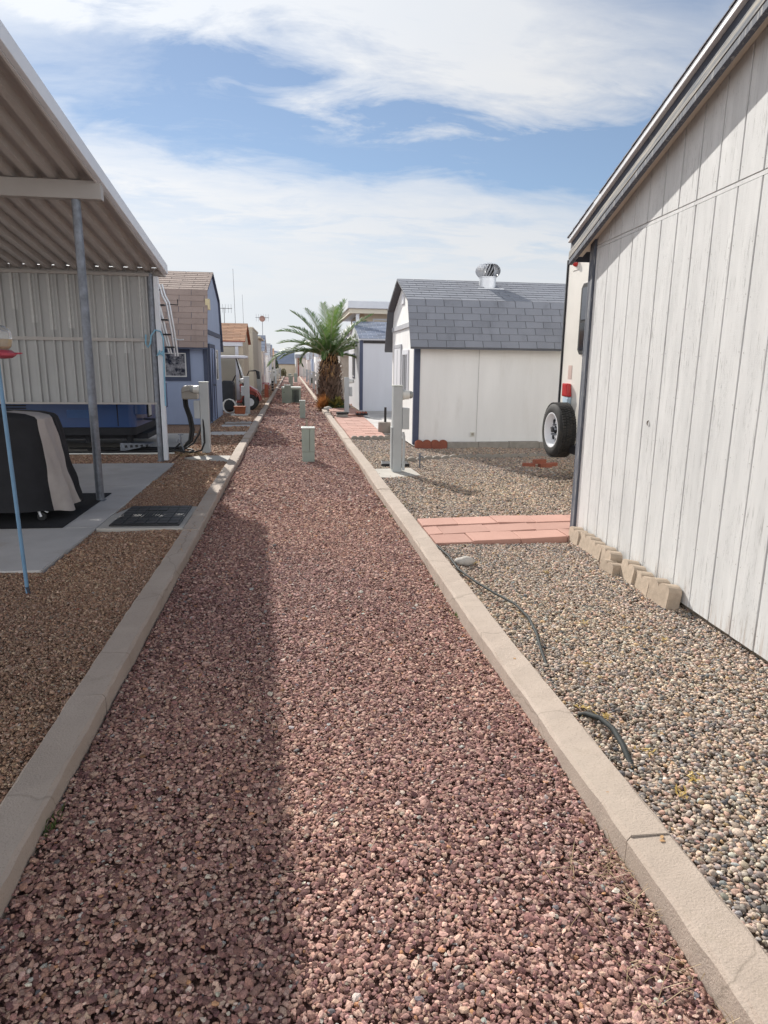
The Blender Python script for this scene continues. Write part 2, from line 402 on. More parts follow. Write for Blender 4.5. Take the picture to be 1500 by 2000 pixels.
gravel('red_gravel', 'red gravel in the far yards right of the right kerb', [(1.19,2.4,26,60,.08,240)], (CR, CF), RED, REDX, .07,
       bpy.data.materials['red_stone'], False, .5, lambda x, y: .05+dune(x, y)*.5)

# ------------------------------------------------------------------ ground and hard surfaces
def sheet(name, x0, x1, y0, y1, z, mat):
    return tag(obj(name, MB().quad((x0,y0,z),(x1,y0,z),(x1,y1,z),(x0,y1,z)), mat), kind='structure')
sheet('ground', -600, 600, -200, 900, -.03, m_sand)
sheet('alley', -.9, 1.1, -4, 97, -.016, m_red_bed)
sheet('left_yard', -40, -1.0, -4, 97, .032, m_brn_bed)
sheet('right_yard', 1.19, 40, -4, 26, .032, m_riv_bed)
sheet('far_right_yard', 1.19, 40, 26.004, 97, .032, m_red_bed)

def kerb(name, x0, x1, joints, gap):
    mb = MB(); ys = [-2.] + joints + [97.]
    for a, b in zip(ys, ys[1:]):
        a += gap; b -= gap
        n = max(2, int((b-a)/(.09 if a < 9 else .5))); base = len(mb.v); dz = random.uniform(-.004, .004)
        for i in range(n+1):
            y = a+(b-a)*i/n; j = lambda s=.002: random.gauss(0, s)
            w = .006*math.sin(y*1.3)
            mb.v += [(x0+w,y,-.05),(x0+w+j(),y,.086+dz+j(.003)),(x0+w+.012+j(),y,.1+dz+j(.0015)),(x1+w-.012+j(),y,.1+dz+j(.0015)),(x1+w+j(),y,.087+dz+j(.003)),(x1+w,y,-.05)]
        for i in range(n):
            for k in range(5):
                p = base+i*6+k; mb.f.append((p, p+1, p+7, p+6)); mb.m.append(0)
        for q in (base, base+n*6): mb.f.append(tuple(range(q, q+6))); mb.m.append(0)
    return tag(obj(name, mb, m_kerb), kind='structure')
kerb('right_kerb', 1.06, 1.218, [1.757, 4.72, 8.05, 10.4, 13.87, 17, 20, 24, 30, 37, 45, 55, 70], .0014)
kerb('left_kerb', -1.034, -.876, [2.955, 6.118, 8.6, 11.3, 14, 17.2, 20.5, 24, 30, 37, 45, 55, 70], .0045)

def slab(name, poly, z0, z1, mat, bevel=.006):
    return tag(obj(name, MB().prism(poly, 'z', z0, z1), mat, bevel=bevel), kind='structure')
mb = MB()
mb.prism([(-1.887,5.05),(-1.852,6.40),(-9,6.40),(-9,5.02)], 'z', -.02, .075)
mb.prism([(-1.852,6.408),(-1.85,8.6),(-9,8.6),(-9,6.408)], 'z', -.02, .075)
mb.prism([(-1.85,8.608),(-1.842,10.66),(-9,10.7),(-9,8.608)], 'z', -.02, .075)
tag(obj('patio_slab', mb, m_conc_w, bevel=.006), kind='structure')
slab('motorhome_pad', [(-2.106,11.95),(-2.136,15.46),(-10,15.5),(-10,11.98)], -.02, .062, m_conc)
mb = MB(); mb.box(-1.81,-1.045,17.22,17.75,-.02,.06); mb.box(-1.79,-1.045,18.35,18.9,-.02,.06); mb.box(-1.86,-1.045,15.15,15.9,-.02,.058)
tag(obj('stepping_slabs', mb, m_conc_w, bevel=.006), kind='structure')
slab('pedestal_pad', [(-1.805,11.40),(-1.05,10.9),(-1.05,11.62),(-1.55,11.66)], -.02, .06, m_conc)
slab('utility_frame', [(-1.842,6.34),(-1.04,6.29),(-1.04,7.29),(-1.735,7.34),(-1.842,6.9)], -.02, .078, m_conc)
slab('meter_pad', [(1.225,9.87),(1.80,9.95),(1.83,9.26),(1.36,9.06),(1.225,9.1)], -.02, .074, m_conc)
slab('far_slab', [(2.12,15.3),(3.6,15.6),(6,17),(6,23.15),(2.18,23.15),(2.10,19)], -.02, .062, m_conc_w)

def paver_path(name, rows, mat):
    mb = MB()
    for (y0, y1, x0, x1, w, off, z, skew) in rows:
        x = x0 - off*w
        while x < x1:
            a, b = max(x, x0), min(x+w, x1)
            if b-a > .03:
                t = random.uniform(-.006, .006); dz = random.uniform(-.004, .004)
                sk = lambda xx: skew*(xx-x0)
                mb.add([(a+.003,y0+sk(a)+.003,.0),(b-.003,y0+sk(b)+.003,.0),(b-.003,y1+sk(b)-.003,.0),(a+.003,y1+sk(a)-.003,.0),
                        (a+.003,y0+sk(a)+.003,z+dz+t),(b-.003,y0+sk(b)+.003,z+dz-t),(b-.003,y1+sk(b)-.003,z+dz-t*.4),(a+.003,y1+sk(a)-.003,z+dz+t)],
                       [(0,3,2,1),(4,5,6,7),(0,1,5,4),(1,2,6,5),(2,3,7,6),(3,0,4,7)])
            x += w
    return tag(obj(name, mb, mat, bevel=.005), kind='structure')
def paver_mat():
    t = NT('red_paver'); v = t.coord(); g = t.new('ShaderNodeNewGeometry')
    k = t.mix(t.ramp(t.noise(v, 3, 6), [(.3, 0.), (.7, 1.)]), (.44,.25,.20), (.50,.295,.24))
    k = t.mix(t.math('MULTIPLY', t.noise(v, 150, 2), .3), k, (.30,.13,.09))
    hs = t.new('ShaderNodeHueSaturation'); t.link(k, hs.inputs['Color']); t.link(t.math('MULTIPLY_ADD', g.outputs['Random Per Island'], .22, .89), hs.inputs['Value'])
    t.set(Base_Color=hs.outputs[0], Roughness=.9); t.bump(t.noise(v, 120, 3), .35, .004); return t.mat
m_paver = paver_mat()
paver_path('red_paver_path', [(5.47,5.77,1.232,2.63,.46,.25,.092,.10), (5.78,6.08,1.232,3.0,.46,.7,.098,.06), (6.09,6.39,1.232,3.0,.40,.1,.108,.03)], m_paver)
rows = []; y = 14.16; i = 0
while y < 20.2:
    rows.append((y, y+.215, 1.25+.012*max(0,y-17), 2.06+.02*(y-14), .42, .5*(i % 2), .085, .04)); y += .222; i += 1
paver_path('red_paver_walk', rows, m_paver)
paver_path('red_paver_landing', [(20.45+.3*i, 20.74+.3*i, 1.28, 2.2, .31, .3*i, .13, .0) for i in range(12)], m_paver)

# ------------------------------------------------------------------ buildings
def shingle_slope(mb, A, L, U, rows, tab, gap=.012, th=.013):
    """courses of tabs from the eave corner A along L, climbing U"""
    A = Vector(A); L = Vector(L); U = Vector(U); N = L.cross(U).normalized()
    if N.z < 0: N = -N
    ll = L.length; ld = L/ll; ud = U.normalized(); h = U.length/rows
    for r in range(rows):
        x = -tab*(.5 if r % 2 else 0) - random.uniform(0, .02)
        while x < ll:
            a, b = max(0, x+gap/2), min(ll, x+tab-gap/2)
            if b-a > .02:
                e = random.uniform(-.004, .004)
                p0 = A + ld*a + ud*(h*r+.002+e); p1 = A + ld*b + ud*(h*r+.002+e); t0 = A + ld*a + ud*(h*(r+1)+.01); t1 = A + ld*b + ud*(h*(r+1)+.01)
                mb.add([p0+N*.001, p1+N*.001, t1+N*.001, t0+N*.001, p0+N*th, p1+N*th, t1+N*.003, t0+N*.003],
                       [(4,5,6,7),(0,1,5,4),(1,2,6,5),(3,0,4,7)])
            x += tab

def building(name, label, cat, gx, sgn, length, yn, yr, prof, wall, sh, rows, tab, over=.14, rake=None, corner=None, group=None, back=True, z0=0., th=.032):
    """gable end at x=gx facing the alley; body runs away from it by sgn*length; prof = near-side roof outline from eave to ridge"""
    root = thing(name, label, cat, (gx, yn, z0), group)
    full = list(prof) + [(2*yr-y, z) for y, z in reversed(prof[:-1])]
    def roofz(y):
        for (a, za), (b, zb) in zip(full, full[1:]):
            if a <= y <= b: return za+(zb-za)*(y-a)/(b-a)
        return full[0][1]
    yf = 2*yr-yn
    inner = [(yn, z0), (yn, roofz(yn)-th-.03)] + [(y, z-th-.02) for y, z in full[1:-1] if yn < y < yf] + [(yf, roofz(yf)-th-.03), (yf, z0)]
    xa, xb = sorted((gx, gx+sgn*length))
    obj('wall', MB().prism(inner, 'x', xa, xb), wall, root)
    ra, rb = sorted((gx-sgn*over, gx+sgn*(length+.1)))
    mb = MB(); under = [(y, z-th) for y, z in full]
    for (a, b, c, d) in zip(full, full[1:], under[1:], under):
        mb.prism([a, b, c, d], 'x', ra+.004, rb)
    mb.mi = 1
    for k, ((a, za), (b, zb)) in enumerate(zip(prof, prof[1:])):
        shingle_slope(mb, (ra, a, za+.003), (rb-ra, 0, 0), (0, b-a, zb-za), rows[k], tab)
        if back: shingle_slope(mb, (ra, 2*yr-a, za+.003), (rb-ra, 0, 0), (0, -(b-a), zb-za), rows[k], tab)
    obj('roof', mb, [rake or m_brown_rake, sh], root)
    if corner:
        g0, g1 = sorted((gx-sgn*.022, gx+sgn*.09)); t = roofz(yn)-th-.06
        mb = MB().prism([(g0, yn-.022), (g1, yn-.022), (g1, yn-.002), (g0, yn-.002)], 'z', z0+.03, t)
        lo, hi = sorted((gx-sgn*.022, gx-sgn*.002)); mb.box(lo, hi, yn-.001, yn+.085, z0+.03, t)
        obj('corner_trim', mb, corner, root, bevel=.003)
    return root

def side_window(root, gx, sgn, y0, y1, z0, z1, trim, frame, pane, wide=.06, mull=0):
    """window on a gable wall facing the alley"""
    def bx(mb, d0, d1, a, b, c, d):
        lo, hi = sorted((gx-sgn*d0, gx-sgn*d1)); return mb.box(lo, hi, a, b, c, d)
    mb = MB()
    bx(mb, .002, .024, y0-wide, y0, z0-wide, z1+wide); bx(mb, .002, .024, y1, y1+wide, z0-wide, z1+wide)
    bx(mb, .002, .024, y0, y1, z1, z1+wide); bx(mb, .002, .024, y0, y1, z0-wide, z0)
    w = obj('window', mb, trim, root, bevel=.002)
    mb = MB(); t = .025
    bx(mb, .003, .03, y0+.001, y0+t, z0+.001, z1-.001); bx(mb, .003, .03, y1-t, y1-.001, z0+.001, z1-.001)
    bx(mb, .003, .03, y0+t, y1-t, z1-t, z1-.001); bx(mb, .003, .03, y0+t, y1-t, z0+.001, z0+t)
    for k in range(mull):
        yy = y0+(y1-y0)*(k+1)/(mull+1); bx(mb, .003, .028, yy-.01, yy+.01, z0+t, z1-t)
    obj('sash', mb, frame, w)
    obj('pane', bx(MB(), .004, .012, y0+t, y1-t, z0+t, z1-t), pane, w)
    return w

def front_window(root, yn, x0, x1, z0, z1, trim, frame, pane, wide=.09, split=None):
    mb = MB(); y = yn
    mb.box(x0-wide, x0, y-.024, y-.002, z0-wide, z1+wide); mb.box(x1, x1+wide, y-.024, y-.002, z0-wide, z1+wide)
    mb.box(x0, x1, y-.024, y-.002, z1, z1+wide); mb.box(x0, x1, y-.024, y-.002, z0-wide, z0)
    w = obj('window', mb, trim, root, bevel=.002)
    mb = MB(); t = .028
    mb.box(x0+.001, x0+t, y-.034, y-.003, z0+.001, z1-.001); mb.box(x1-t, x1-.001, y-.034, y-.003, z0+.001, z1-.001)
    mb.box(x0+t, x1-t, y-.034, y-.003, z1-t, z1-.001); mb.box(x0+t, x1-t, y-.034, y-.003, z0+.001, z0+t)
    if split: xs = x0+(x1-x0)*split; mb.box(xs-.014, xs+.014, y-.033, y-.003, z0+t, z1-t)
    obj('sash', mb, frame, w)
    obj('pane', MB().box(x0+t, x1-t, y-.014, y-.004, z0+t, z1-t), pane, w)
    return w

# --- tall white shed close on the right
AN = R(3.5); p0 = Vector((2.66, 5.86, 0)); dv = Vector((-math.sin(AN), -math.cos(AN), 0)); nv = Vector((-math.cos(AN), math.sin(AN), 0))
def W(s, z, out=0.): return p0 + dv*s + nv*out + Vector((0, 0, z))
SR, SL = 3.35, .313
def rtop(s): return 2.84 + SL*(s if s <= SR else 2*SR-s)
def wblock(mb, s0, s1, zb0, zb1, zt0, zt1, o0, o1):
    vs = [W(s0,zb0,o0), W(s1,zb1,o0), W(s1,zb1,o1), W(s0,zb0,o1), W(s0,zt0,o0), W(s1,zt1,o0), W(s1,zt1,o1), W(s0,zt0,o1)]
    return mb.add(vs, [(0,3,2,1),(4,5,6,7),(0,1,5,4),(1,2,6,5),(2,3,7,6),(3,0,4,7)])
shed = thing('white_shed', 'tall weathered white board shed with dark trim along the right edge', 'shed', tuple(p0))
mb = MB(); SE = 2*SR
sb = [W(0,.11,-.02), W(SE,.11,-.02), W(SE,.11,-3.0), W(0,.11,-3.0)]
wblock(mb, .0, SR, .11, .11, rtop(0)-.16, rtop(SR)-.16, -3.0, -.012); wblock(mb, SR, SE, .11, .11, rtop(SR)-.16, rtop(SE)-.16, -3.0, -.012)
obj('wall', mb, M('groove_paint', (.62,.60,.58), .8, .1, 3), shed)
mb = MB(); edges = [.075] + [.124+.223*k for k in range(0, 30) if .124+.223*k < SE-.1] + [SE-.08]
for a, b in zip(edges, edges[1:]):
    g = .006; a2, b2 = a+g, b-g
    if b2-a2 < .02: continue
    o = .006+random.uniform(-.001, .001)
    wblock(mb, a2, b2, .095+random.uniform(-.003,.003), .095, 2.615, 2.615, -.010, o)
    if rtop(b2)-.14 > 2.68:
        za, zb = rtop(a2)-.125, rtop(b2)-.125
        if za < 2.66: za = 2.66
        wblock(mb, a2, b2, 2.645, 2.645, za, zb, -.010, o+.001)
obj('siding', mb, m_weather, shed, bevel=.002)
mb = MB()
for a in edges[1:-1]:
    for ds in (-.022, .022):
        for zz in list(np.arange(.2, 2.6, .30)) + [2.72]:
            if zz > rtop(a)-.2: continue
            s_ = a+ds+random.uniform(-.003,.003); z_ = zz+random.uniform(-.02,.02)
            c = W(s_, z_, .0075); mb.add([c+dv*.0035*math.cos(q)+Vector((0,0,.0035*math.sin(q))) for q in np.arange(0, 6.2, 1.047)], [(0,1,2,3,4,5)])
obj('nail_heads', mb, M('dull_nail', (.36,.35,.34), .7, .2, 30), shed)['kind'] = 'stuff'
obj('flashing', wblock(MB(), .08, SE-.1, 2.618, 2.618, 2.641, 2.641, -.009, .0045), m_weather, shed)
mb = MB(); wblock(mb, -.004, .072, .07, .07, 2.70, 2.70, -.009, .024); mb2 = MB()
for (d, h) in ((.10, 2.70),):
    q = [W(-.03,.07,.024), W(-.005,.07,.024), W(-.005,.07,-.10), W(-.03,.07,-.10)]
    vs = q + [p+Vector((0,0,h-.07)) for p in q]; mb.add(vs, [(0,3,2,1),(4,5,6,7),(0,1,5,4),(1,2,6,5),(2,3,7,6),(3,0,4,7)])
obj('corner_trim', mb, m_flake, shed, bevel=.003)
def rakeboard(name, zt, zb, o0, o1, mat):
    mb = MB(); s0 = -.26
    wblock(mb, s0, SR, rtop(s0)-zb, rtop(SR)-zb, rtop(s0)-zt, rtop(SR)-zt, o0, o1)
    wblock(mb, SR+.001, SE+.26, rtop(SR)-zb, rtop(SE+.26)-zb, rtop(SR)-zt, rtop(SE+.26)-zt, o0, o1)
    return obj(name, mb, mat, shed, bevel=.003)
rakeboard('drip_edge', .0, .042, .112, .150, m_drip)
rakeboard('fascia', .044, .115, .095, .122, m_trim_dk)
rakeboard('fascia', .117, .185, .095, .136, m_fwood)
rakeboard('fascia', .187, .232, .095, .132, m_flake)
rakeboard('soffit', .150, .165, .008, .094, m_soffit)
mb = MB()
for (sa, sb_, t0) in ((-.26, SR, 0), (SR+.001, SE+.26, 0)):
    wblock(mb, sa, sb_, rtop(sa)-.12, rtop(sb_)-.12, rtop(sa)-.002, rtop(sb_)-.002, -3.1, .110)
mb.mi = 1
a, b = W(-.27, rtop(-.27)+.003, .158), W(-.27, rtop(-.27)+.003, -3.1); c = W(SR, rtop(SR)+.003, .158)
shingle_slope(mb, a, b-a, c-a, 26, .32, th=.014)
a, b = W(SE+.27, rtop(-.27)+.003, .158), W(SE+.27, rtop(-.27)+.003, -3.1); c = W(SR, rtop(SR)+.003, .158)
shingle_slope(mb, a, b-a, c-a, 26, .32, th=.014)
obj('roof', mb, [m_soffit, m_sh_grey], shed)
mb = MB(); wblock(mb, .02, SE-.02, .0, .0, .088, .088, -.12, -.022)
obj('foundation_sill', mb, M('sill_timber', (.20,.17,.13), .9, .2, 8), shed)
# eave fascia along the far side
q = MB(); vs = [W(-.27,rtop(-.27)-.20,.095), W(-.245,rtop(-.27)-.20,.095), W(-.245,rtop(-.27)-.20,-3.1), W(-.27,rtop(-.27)-.20,-3.1)]
vs += [p+Vector((0,0,.19)) for p in vs]; q.add(vs, [(0,3,2,1),(4,5,6,7),(0,1,5,4),(1,2,6,5),(2,3,7,6),(3,0,4,7)])
obj('fascia', q, m_trim_dk, shed)
# paint knot / peeled scar and a bent nail hook on a board
obj('hook', MB().tube([W(1.335,1.235,.006), W(1.334,1.230,.014), W(1.333,1.215,.016), W(1.331,1.200,.010)], [.004,.005,.004,.002], 6), M('rusted_nail', (.12,.09,.07), .9), shed)

# --- edging stones along the wall
def edging_stone(name, label, cat, loc, w, h, d, rotz, mat, lobes=2, group=None, bevel=.012, lean=0., rise=.28):
    prof = []
    for k in range(lobes):
        for i in range(9):
            t = math.pi*(1-i/8); cx = -w/2 + w/lobes*(k+.5)
            prof.append((cx + math.cos(t)*w/lobes/2*.99, h*(1-rise) + math.sin(t)*h*rise))
    prof = [(-w/2, 0)] + prof + [(w/2, 0)]
    mb = MB(); mb.prism(prof, 'y', -d/2, d/2)
    o = obj(name, mb, mat, bevel=bevel); o.location = loc; o.rotation_euler = (lean, 0, rotz)
    return tag(o, label, cat, group)
ES = [(.36,.165,'grey-tan scalloped edging stone nearest the red pavers'), (.60,.17,'second scalloped edging stone from the red pavers along the wall'),
      (.84,.16,'third scalloped edging stone from the red pavers, close to the wall'), (1.07,.172,'fourth scalloped edging stone from the red pavers, beside the low tilted one'),
      (1.25,.125,'lowest tilted edging stone sunk in front of the row'), (1.46,.178,'broad edging stone just nearer than the low tilted one'),
      (1.70,.162,'second nearest edging stone of the row by the wall'), (1.935,.19,'nearest edging stone at the end of the row by the wall')]
for i, (s, h, lb) in enumerate(ES):
    off = .095 if i != 4 else .155
    p = W(s, .02, off); edging_stone('edging_stone', lb, 'edging stone', p, .262 if i not in (4,) else .2, h, .095, math.atan2(dv.y, dv.x)+random.uniform(-.10,.10), m_block, 2, 'edging stones along the white wall', .018, -.16+random.uniform(-.05,.05), .2)

# --- gambrel shed with turbine vent
gprof = [(12.36,1.95),(12.79,2.83),(14.1,3.345)]
g = building('gambrel_shed', 'white gambrel shed with grey shingles and a turbine roof vent', 'shed', 2.34, 1, 5.6, 12.63, 14.1, gprof, m_wht_wall, m_sh_grey, [7, 9], .35, over=.15, rake=M('grey_shingle_edge', (.12,.125,.14), .9), corner=m_navy, z0=.09)
obj('eave_trim', MB().box(2.36, 7.9, 12.604, 12.628, 1.93, 2.02), m_wht_wall2, g)
mb = MB()
for xx in (3.58,): mb.box(xx-.003, xx+.003, 12.624, 12.629, .12, 1.93)
obj('panel_joint', mb, M('joint_grey', (.40,.39,.37)), g)  # thin strip of darker grey along the panel joint
side_window(g, 2.34, 1, 13.42, 14.02, 1.06, 1.86, m_wht_wall2, m_wht_wall2, m_glass_dk, .07, 2)
mb = MB(); mb.box(2.314, 2.338, 14.28, 15.12, .14, 1.98)
d = obj('door', mb, m_wht_wall2, g)
mb = MB(); 
for (a, b, c, e) in ((14.21,14.278,.12,2.06),(15.122,15.19,.12,2.06),(14.278,15.122,1.985,2.06),(14.68,14.72,.16,1.96)): mb.box(2.309, 2.3365, a, b, c, e)
obj('door_trim', mb, M('grey_trim_paint', (.42,.43,.46)), g, bevel=.002)
obj('handle', MB().tube([(2.305,14.38,1.0),(2.26,14.38,1.0),(2.26,14.38,.9),(2.305,14.38,.9)], .012, 6), m_galv, d)
obj('band', MB().box(2.31, 2.338, 12.68, 15.5, 2.36, 2.45), M('grey_band_paint', (.45,.46,.49)), g)
obj('gable_vent', MB().box(2.312, 2.338, 13.98, 14.22, 2.86, 3.06), m_wht_wall2, g, bevel=.004)
mb = MB(); mb.box(3.455, 3.545, 12.60, 12.6265, .275, .365)
o = obj('outlet_box', mb, m_meter, g, bevel=.006); obj('outlet_cover', MB().box(3.475, 3.525, 12.59, 12.5985, .295, .345), M('outlet_tan', (.38,.35,.29)), o)
# turbine vent
vt = thing('turbine_vent', 'shiny spherical turbine vent on the ridge of the grey gambrel roof', 'roof vent', (4.02, 13.80, 3.2))
vx, vy = 4.02, 13.80
obj('base_flange', MB().prism([(3.76,13.55),(4.30,13.55),(4.30,13.98),(3.76,13.98)], 'z', 3.135, 3.16), m_alu, vt).rotation_euler = (0,0,0)
obj('pipe', MB().lathe([(.172,3.08),(.172,3.38),(.180,3.385),(.180,3.40),(.165,3.40)], (vx,vy,0), 28), m_alu, vt, smooth=True)
mb = MB()
for k in range(22):
    t0 = 2*math.pi*k/22; pts = []
    for i in range(9):
        u = i/8; z = 3.40+.25*u; r = .125+.118*math.sin(math.pi*(.12+.80*u))**.9
        a = t0 + .5*u
        pts.append((r, a, z))
    n0 = len(mb.v)
    for r, a, z in pts:
        for da, dr in ((-.11, .014), (.06, -.030)):
            mb.v.append((vx+(r+dr)*math.cos(a+da), vy+(r+dr)*math.sin(a+da), z))
    for i in range(8): mb.f.append((n0+2*i, n0+2*i+1, n0+2*i+3, n0+2*i+2)); mb.m.append(0)
obj('fins', mb, m_alu, vt)
obj('cap', MB().lathe([(.15,3.638),(.15,3.65),(.10,3.668),(.03,3.676)], (vx,vy,0), 24), m_alu, vt, smooth=True)
obj('core', MB().lathe([(.10,3.40),(.13,3.52),(.10,3.64)], (vx,vy,0), 16), m_rvdark, vt)

# edging round the gambrel shed
for i in range(5):
    x = 2.98+.62*i
    tag(obj('foundation_block', MB().box(x+.003+.0, x+.617, 12.50, 12.60, .0, .175+random.uniform(-.01,.01)), m_grey_block, bevel=.01),
        ['grey concrete block under the gambrel shed beside the red scalloped edging','second grey block under the gambrel shed from the red edging','third grey block under the gambrel shed from the red edging','grey concrete block under the gambrel shed left of the spare tyre','grey concrete block under the gambrel shed behind the spare tyre'][i], 'concrete block', 'blocks under the gambrel shed')
for i in range(2):
    edging_stone('red_edging', ['red scalloped edging piece at the gambrel shed corner', 'second red scalloped edging piece beside the grey blocks'][i], 'edging', (2.50+.32*i, 12.52, .03), .315, .19, .05, 0, m_red_block, 2, 'red scalloped edging', .008)
SP = [(1.98,10.85),(2.45,11.02),(2.93,11.15),(3.42,11.2),(3.91,11.22),(4.40,11.23),(4.89,11.22)]
WN = ['first','second','third','fourth','fifth','sixth','last']
for i, (x, y) in enumerate(SP):
    edging_stone('scalloped_edging', f'{WN[i]} low grey scalloped edging piece from the water tap towards the spare tyre', 'edging', (x, y, -.035), .475, .15, .055, .1 if i < 3 else 0, m_grey_block, 3, 'low scalloped edging in front of the gambrel shed', .006)
for i in range(2):
    edging_stone('scalloped_edging', ['low grey scalloped edging at the near end of the red paver walk, kerb side', 'low grey scalloped edging at the near end of the red paver walk, shed side'][i], 'edging', (1.46+.43*i, 14.05+.05*i, .0), .42, .145, .05, .08, m_grey_block, 3, 'scalloped edging at the end of the paver walk', .006)

# --- second white shed with navy trim
s2 = building('white_shed', 'white shed with navy trim and low grey roof beside the palm', 'shed', 2.37, 1, 5.0, 23.2, 25.55, [(23.05,2.50),(25.55,3.22)], m_wht_wall2, m_sh_bluegrey, [12], .34, over=.06, rake=m_wht_wall2, corner=m_navy, z0=.06)
obj('eave_trim', MB().box(2.47, 7.3, 23.165, 23.198, 2.36, 2.44), m_brown_rake, s2)
side_window(s2, 2.37, 1, 25.2, 25.95, 1.2, 2.0, m_navy, m_wht_wall2, m_glass_dk, .05, 1)
obj('band', MB().box(2.345, 2.368, 23.3, 27.8, 2.42, 2.46), M('seam_paint', (.35,.35,.40)), s2)

# --- flat roofed house behind
h = thing('flat_roof_house', 'beige house with a deep white flat roof standing behind the navy trimmed shed', 'house', (2.5, 30, 0))
obj('wall', MB().box(3.35, 9.5, 31.2, 38, 0, 4.04), m_tan, h)
mb = MB(); mb.box(2.52, 9.8, 30.0, 39, 4.06, 4.37); obj('roof', mb, m_fascia, h, bevel=.02)
obj('eave_board', MB().box(2.60, 9.7, 30.15, 30.3, 3.86, 4.055), m_tan2, h)
obj('eave_board', MB().box(2.60, 2.75, 30.3, 38.8, 3.86, 4.055), m_tan2, h)
obj('post', MB().box(2.90, 3.05, 30.32, 30.47, 0, 3.98), m_fascia, h)
mb = MB(); w = obj('window', MB().box(3.75, 4.75, 31.16, 31.198, 2.4, 3.72), m_fascia, h); obj('pane', MB().box(3.82, 4.68, 31.13, 31.158, 2.46, 3.64), M('blind_beige', (.58,.53,.43)), w)

# --- grey bungalow behind palm, block wall
gb = building('grey_bungalow', 'low grey roofed bungalow with pale block wall partly hidden behind the palm', 'house', 2.42, 1, 6, 33.5, 36.5, [(33.2,2.1),(34.6,2.62),(36.5,3.30)], M('pale_block_wall', (.50,.47,.43), .9, .1, 5, 60, .4), m_sh_light, [5, 7], .4, over=.1, rake=m_wht_wall)

# ------------------------------------------------------------------ carport
def xsh(y): return -.012*(11.0-y)
def cz(y): return 2.955 + .142*(11.0-y)
cp = thing('carport', 'corrugated metal carport awning on galvanised posts at the left', 'carport', (-2.15, 7.715, .07))
XE, XL, Y0, Y1 = -1.885, -7.2, -1.5, 11.0
mb = MB(); xs = []; x = XE
while x > XL:
    xs += [(x,0),(x-.07,0),(x-.088,.07),(x-.185,.07)]; x -= .205
ny = 14
for i in range(ny+1):
    y = Y0+(Y1-Y0)*i/ny
    mb.v += [(a+xsh(y), y, cz(y)+b) for a, b in xs]
k = len(xs)
for i in range(ny):
    for j in range(k-1): mb.f.append((i*k+j, i*k+j+1, (i+1)*k+j+1, (i+1)*k+j)); mb.m.append(0)
o = obj('roof_sheet', mb, m_carport, cp); sd = o.modifiers.new('Solidify', 'SOLIDIFY'); sd.thickness = .004; sd.offset = 1
mb = MB()
mb.add([(XE+xsh(Y0)+.002,Y0,cz(Y0)-.035),(XE+xsh(Y0)+.045,Y0,cz(Y0)-.02),(XE+xsh(Y0)+.045,Y0,cz(Y0)+.115),(XE+xsh(Y0)+.002,Y0,cz(Y0)+.115),
        (XE+.002,Y1+.02,cz(Y1)-.035),(XE+.045,Y1+.02,cz(Y1)-.02),(XE+.045,Y1+.02,cz(Y1)+.115),(XE+.002,Y1+.02,cz(Y1)+.115)],
       [(0,3,2,1),(4,5,6,7),(0,1,5,4),(1,2,6,5),(2,3,7,6),(3,0,4,7)])
obj('fascia', mb, m_fascia, cp, bevel=.006)
obj('edge_lip', MB().beam((XE+xsh(Y0)-.012,Y0,cz(Y0)-.03),(XE-.012,Y1,cz(Y1)-.03),.024,.012), m_drip, cp)
obj('beam', MB().box(XL, -1.90, 7.66, 7.77, 3.24, 3.418), m_beam, cp, bevel=.006)
obj('end_gutter', MB().box(XL, XE-.002, 11.002, 11.11, 2.90, 3.02), m_beam, cp, bevel=.006)
for i in range(12):
    x = -2.05-.41*i; obj('clip', MB().beam((x,10.99,2.955),(x+.05,10.86,2.995),.018,.006), m_alu, cp)
for (x, y, zt) in ((-2.167, 7.715, 3.24), (-2.097, 10.95, 2.93)):
    p = obj('post', MB().lathe([(.044,.06),(.044,zt)], (x,y,0), 20), m_galv, cp, smooth=True)
    obj('base_plate', MB().box(x-.055, x+.055, y-.055, y+.055, .072, .08), m_galv, p)
obj('downspout', MB().box(-2.045, -1.975, 10.91, 10.99, .08, 2.89), m_fascia, cp, bevel=.008)
# hanging perforated screen
def screen_mat():
    t = NT('perforated_screen'); v = t.coord()
    sp = t.new('ShaderNodeSeparateXYZ'); t.link(v, sp.inputs[0]); X, Z = sp.outputs['X'], sp.outputs['Z']
    fx = t.math('FRACT', t.math('MULTIPLY', X, 1/.26))
    colm = t.math('MULTIPLY', t.math('GREATER_THAN', fx, .46), t.math('LESS_THAN', fx, .80))
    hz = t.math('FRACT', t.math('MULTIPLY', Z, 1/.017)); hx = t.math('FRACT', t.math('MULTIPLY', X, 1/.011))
    hole_light = t.math('MULTIPLY', t.math('LESS_THAN', hz, .42), t.math('LESS_THAN', hx, .66))
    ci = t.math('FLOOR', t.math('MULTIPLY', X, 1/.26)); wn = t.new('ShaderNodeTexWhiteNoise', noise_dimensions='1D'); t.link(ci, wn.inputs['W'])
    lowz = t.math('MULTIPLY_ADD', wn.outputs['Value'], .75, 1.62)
    hole_light = t.math('MULTIPLY', t.math('MULTIPLY', hole_light, colm), t.math('MULTIPLY', t.math('GREATER_THAN', Z, lowz), t.math('LESS_THAN', Z, 2.86)))
    n = t.noise(v, 2.5, 6); k = t.mix(n, (.30,.30,.295), (.375,.372,.365)); k = t.mix(hole_light, k, (.64,.64,.62)); t.set(Base_Color=k, Roughness=.55, Metallic=.15)  # light through the perforations is painted as pale dots, no openings cut
    return t.mat
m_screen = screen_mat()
mb = MB(); xs = []; x = -2.13; yS = 10.95
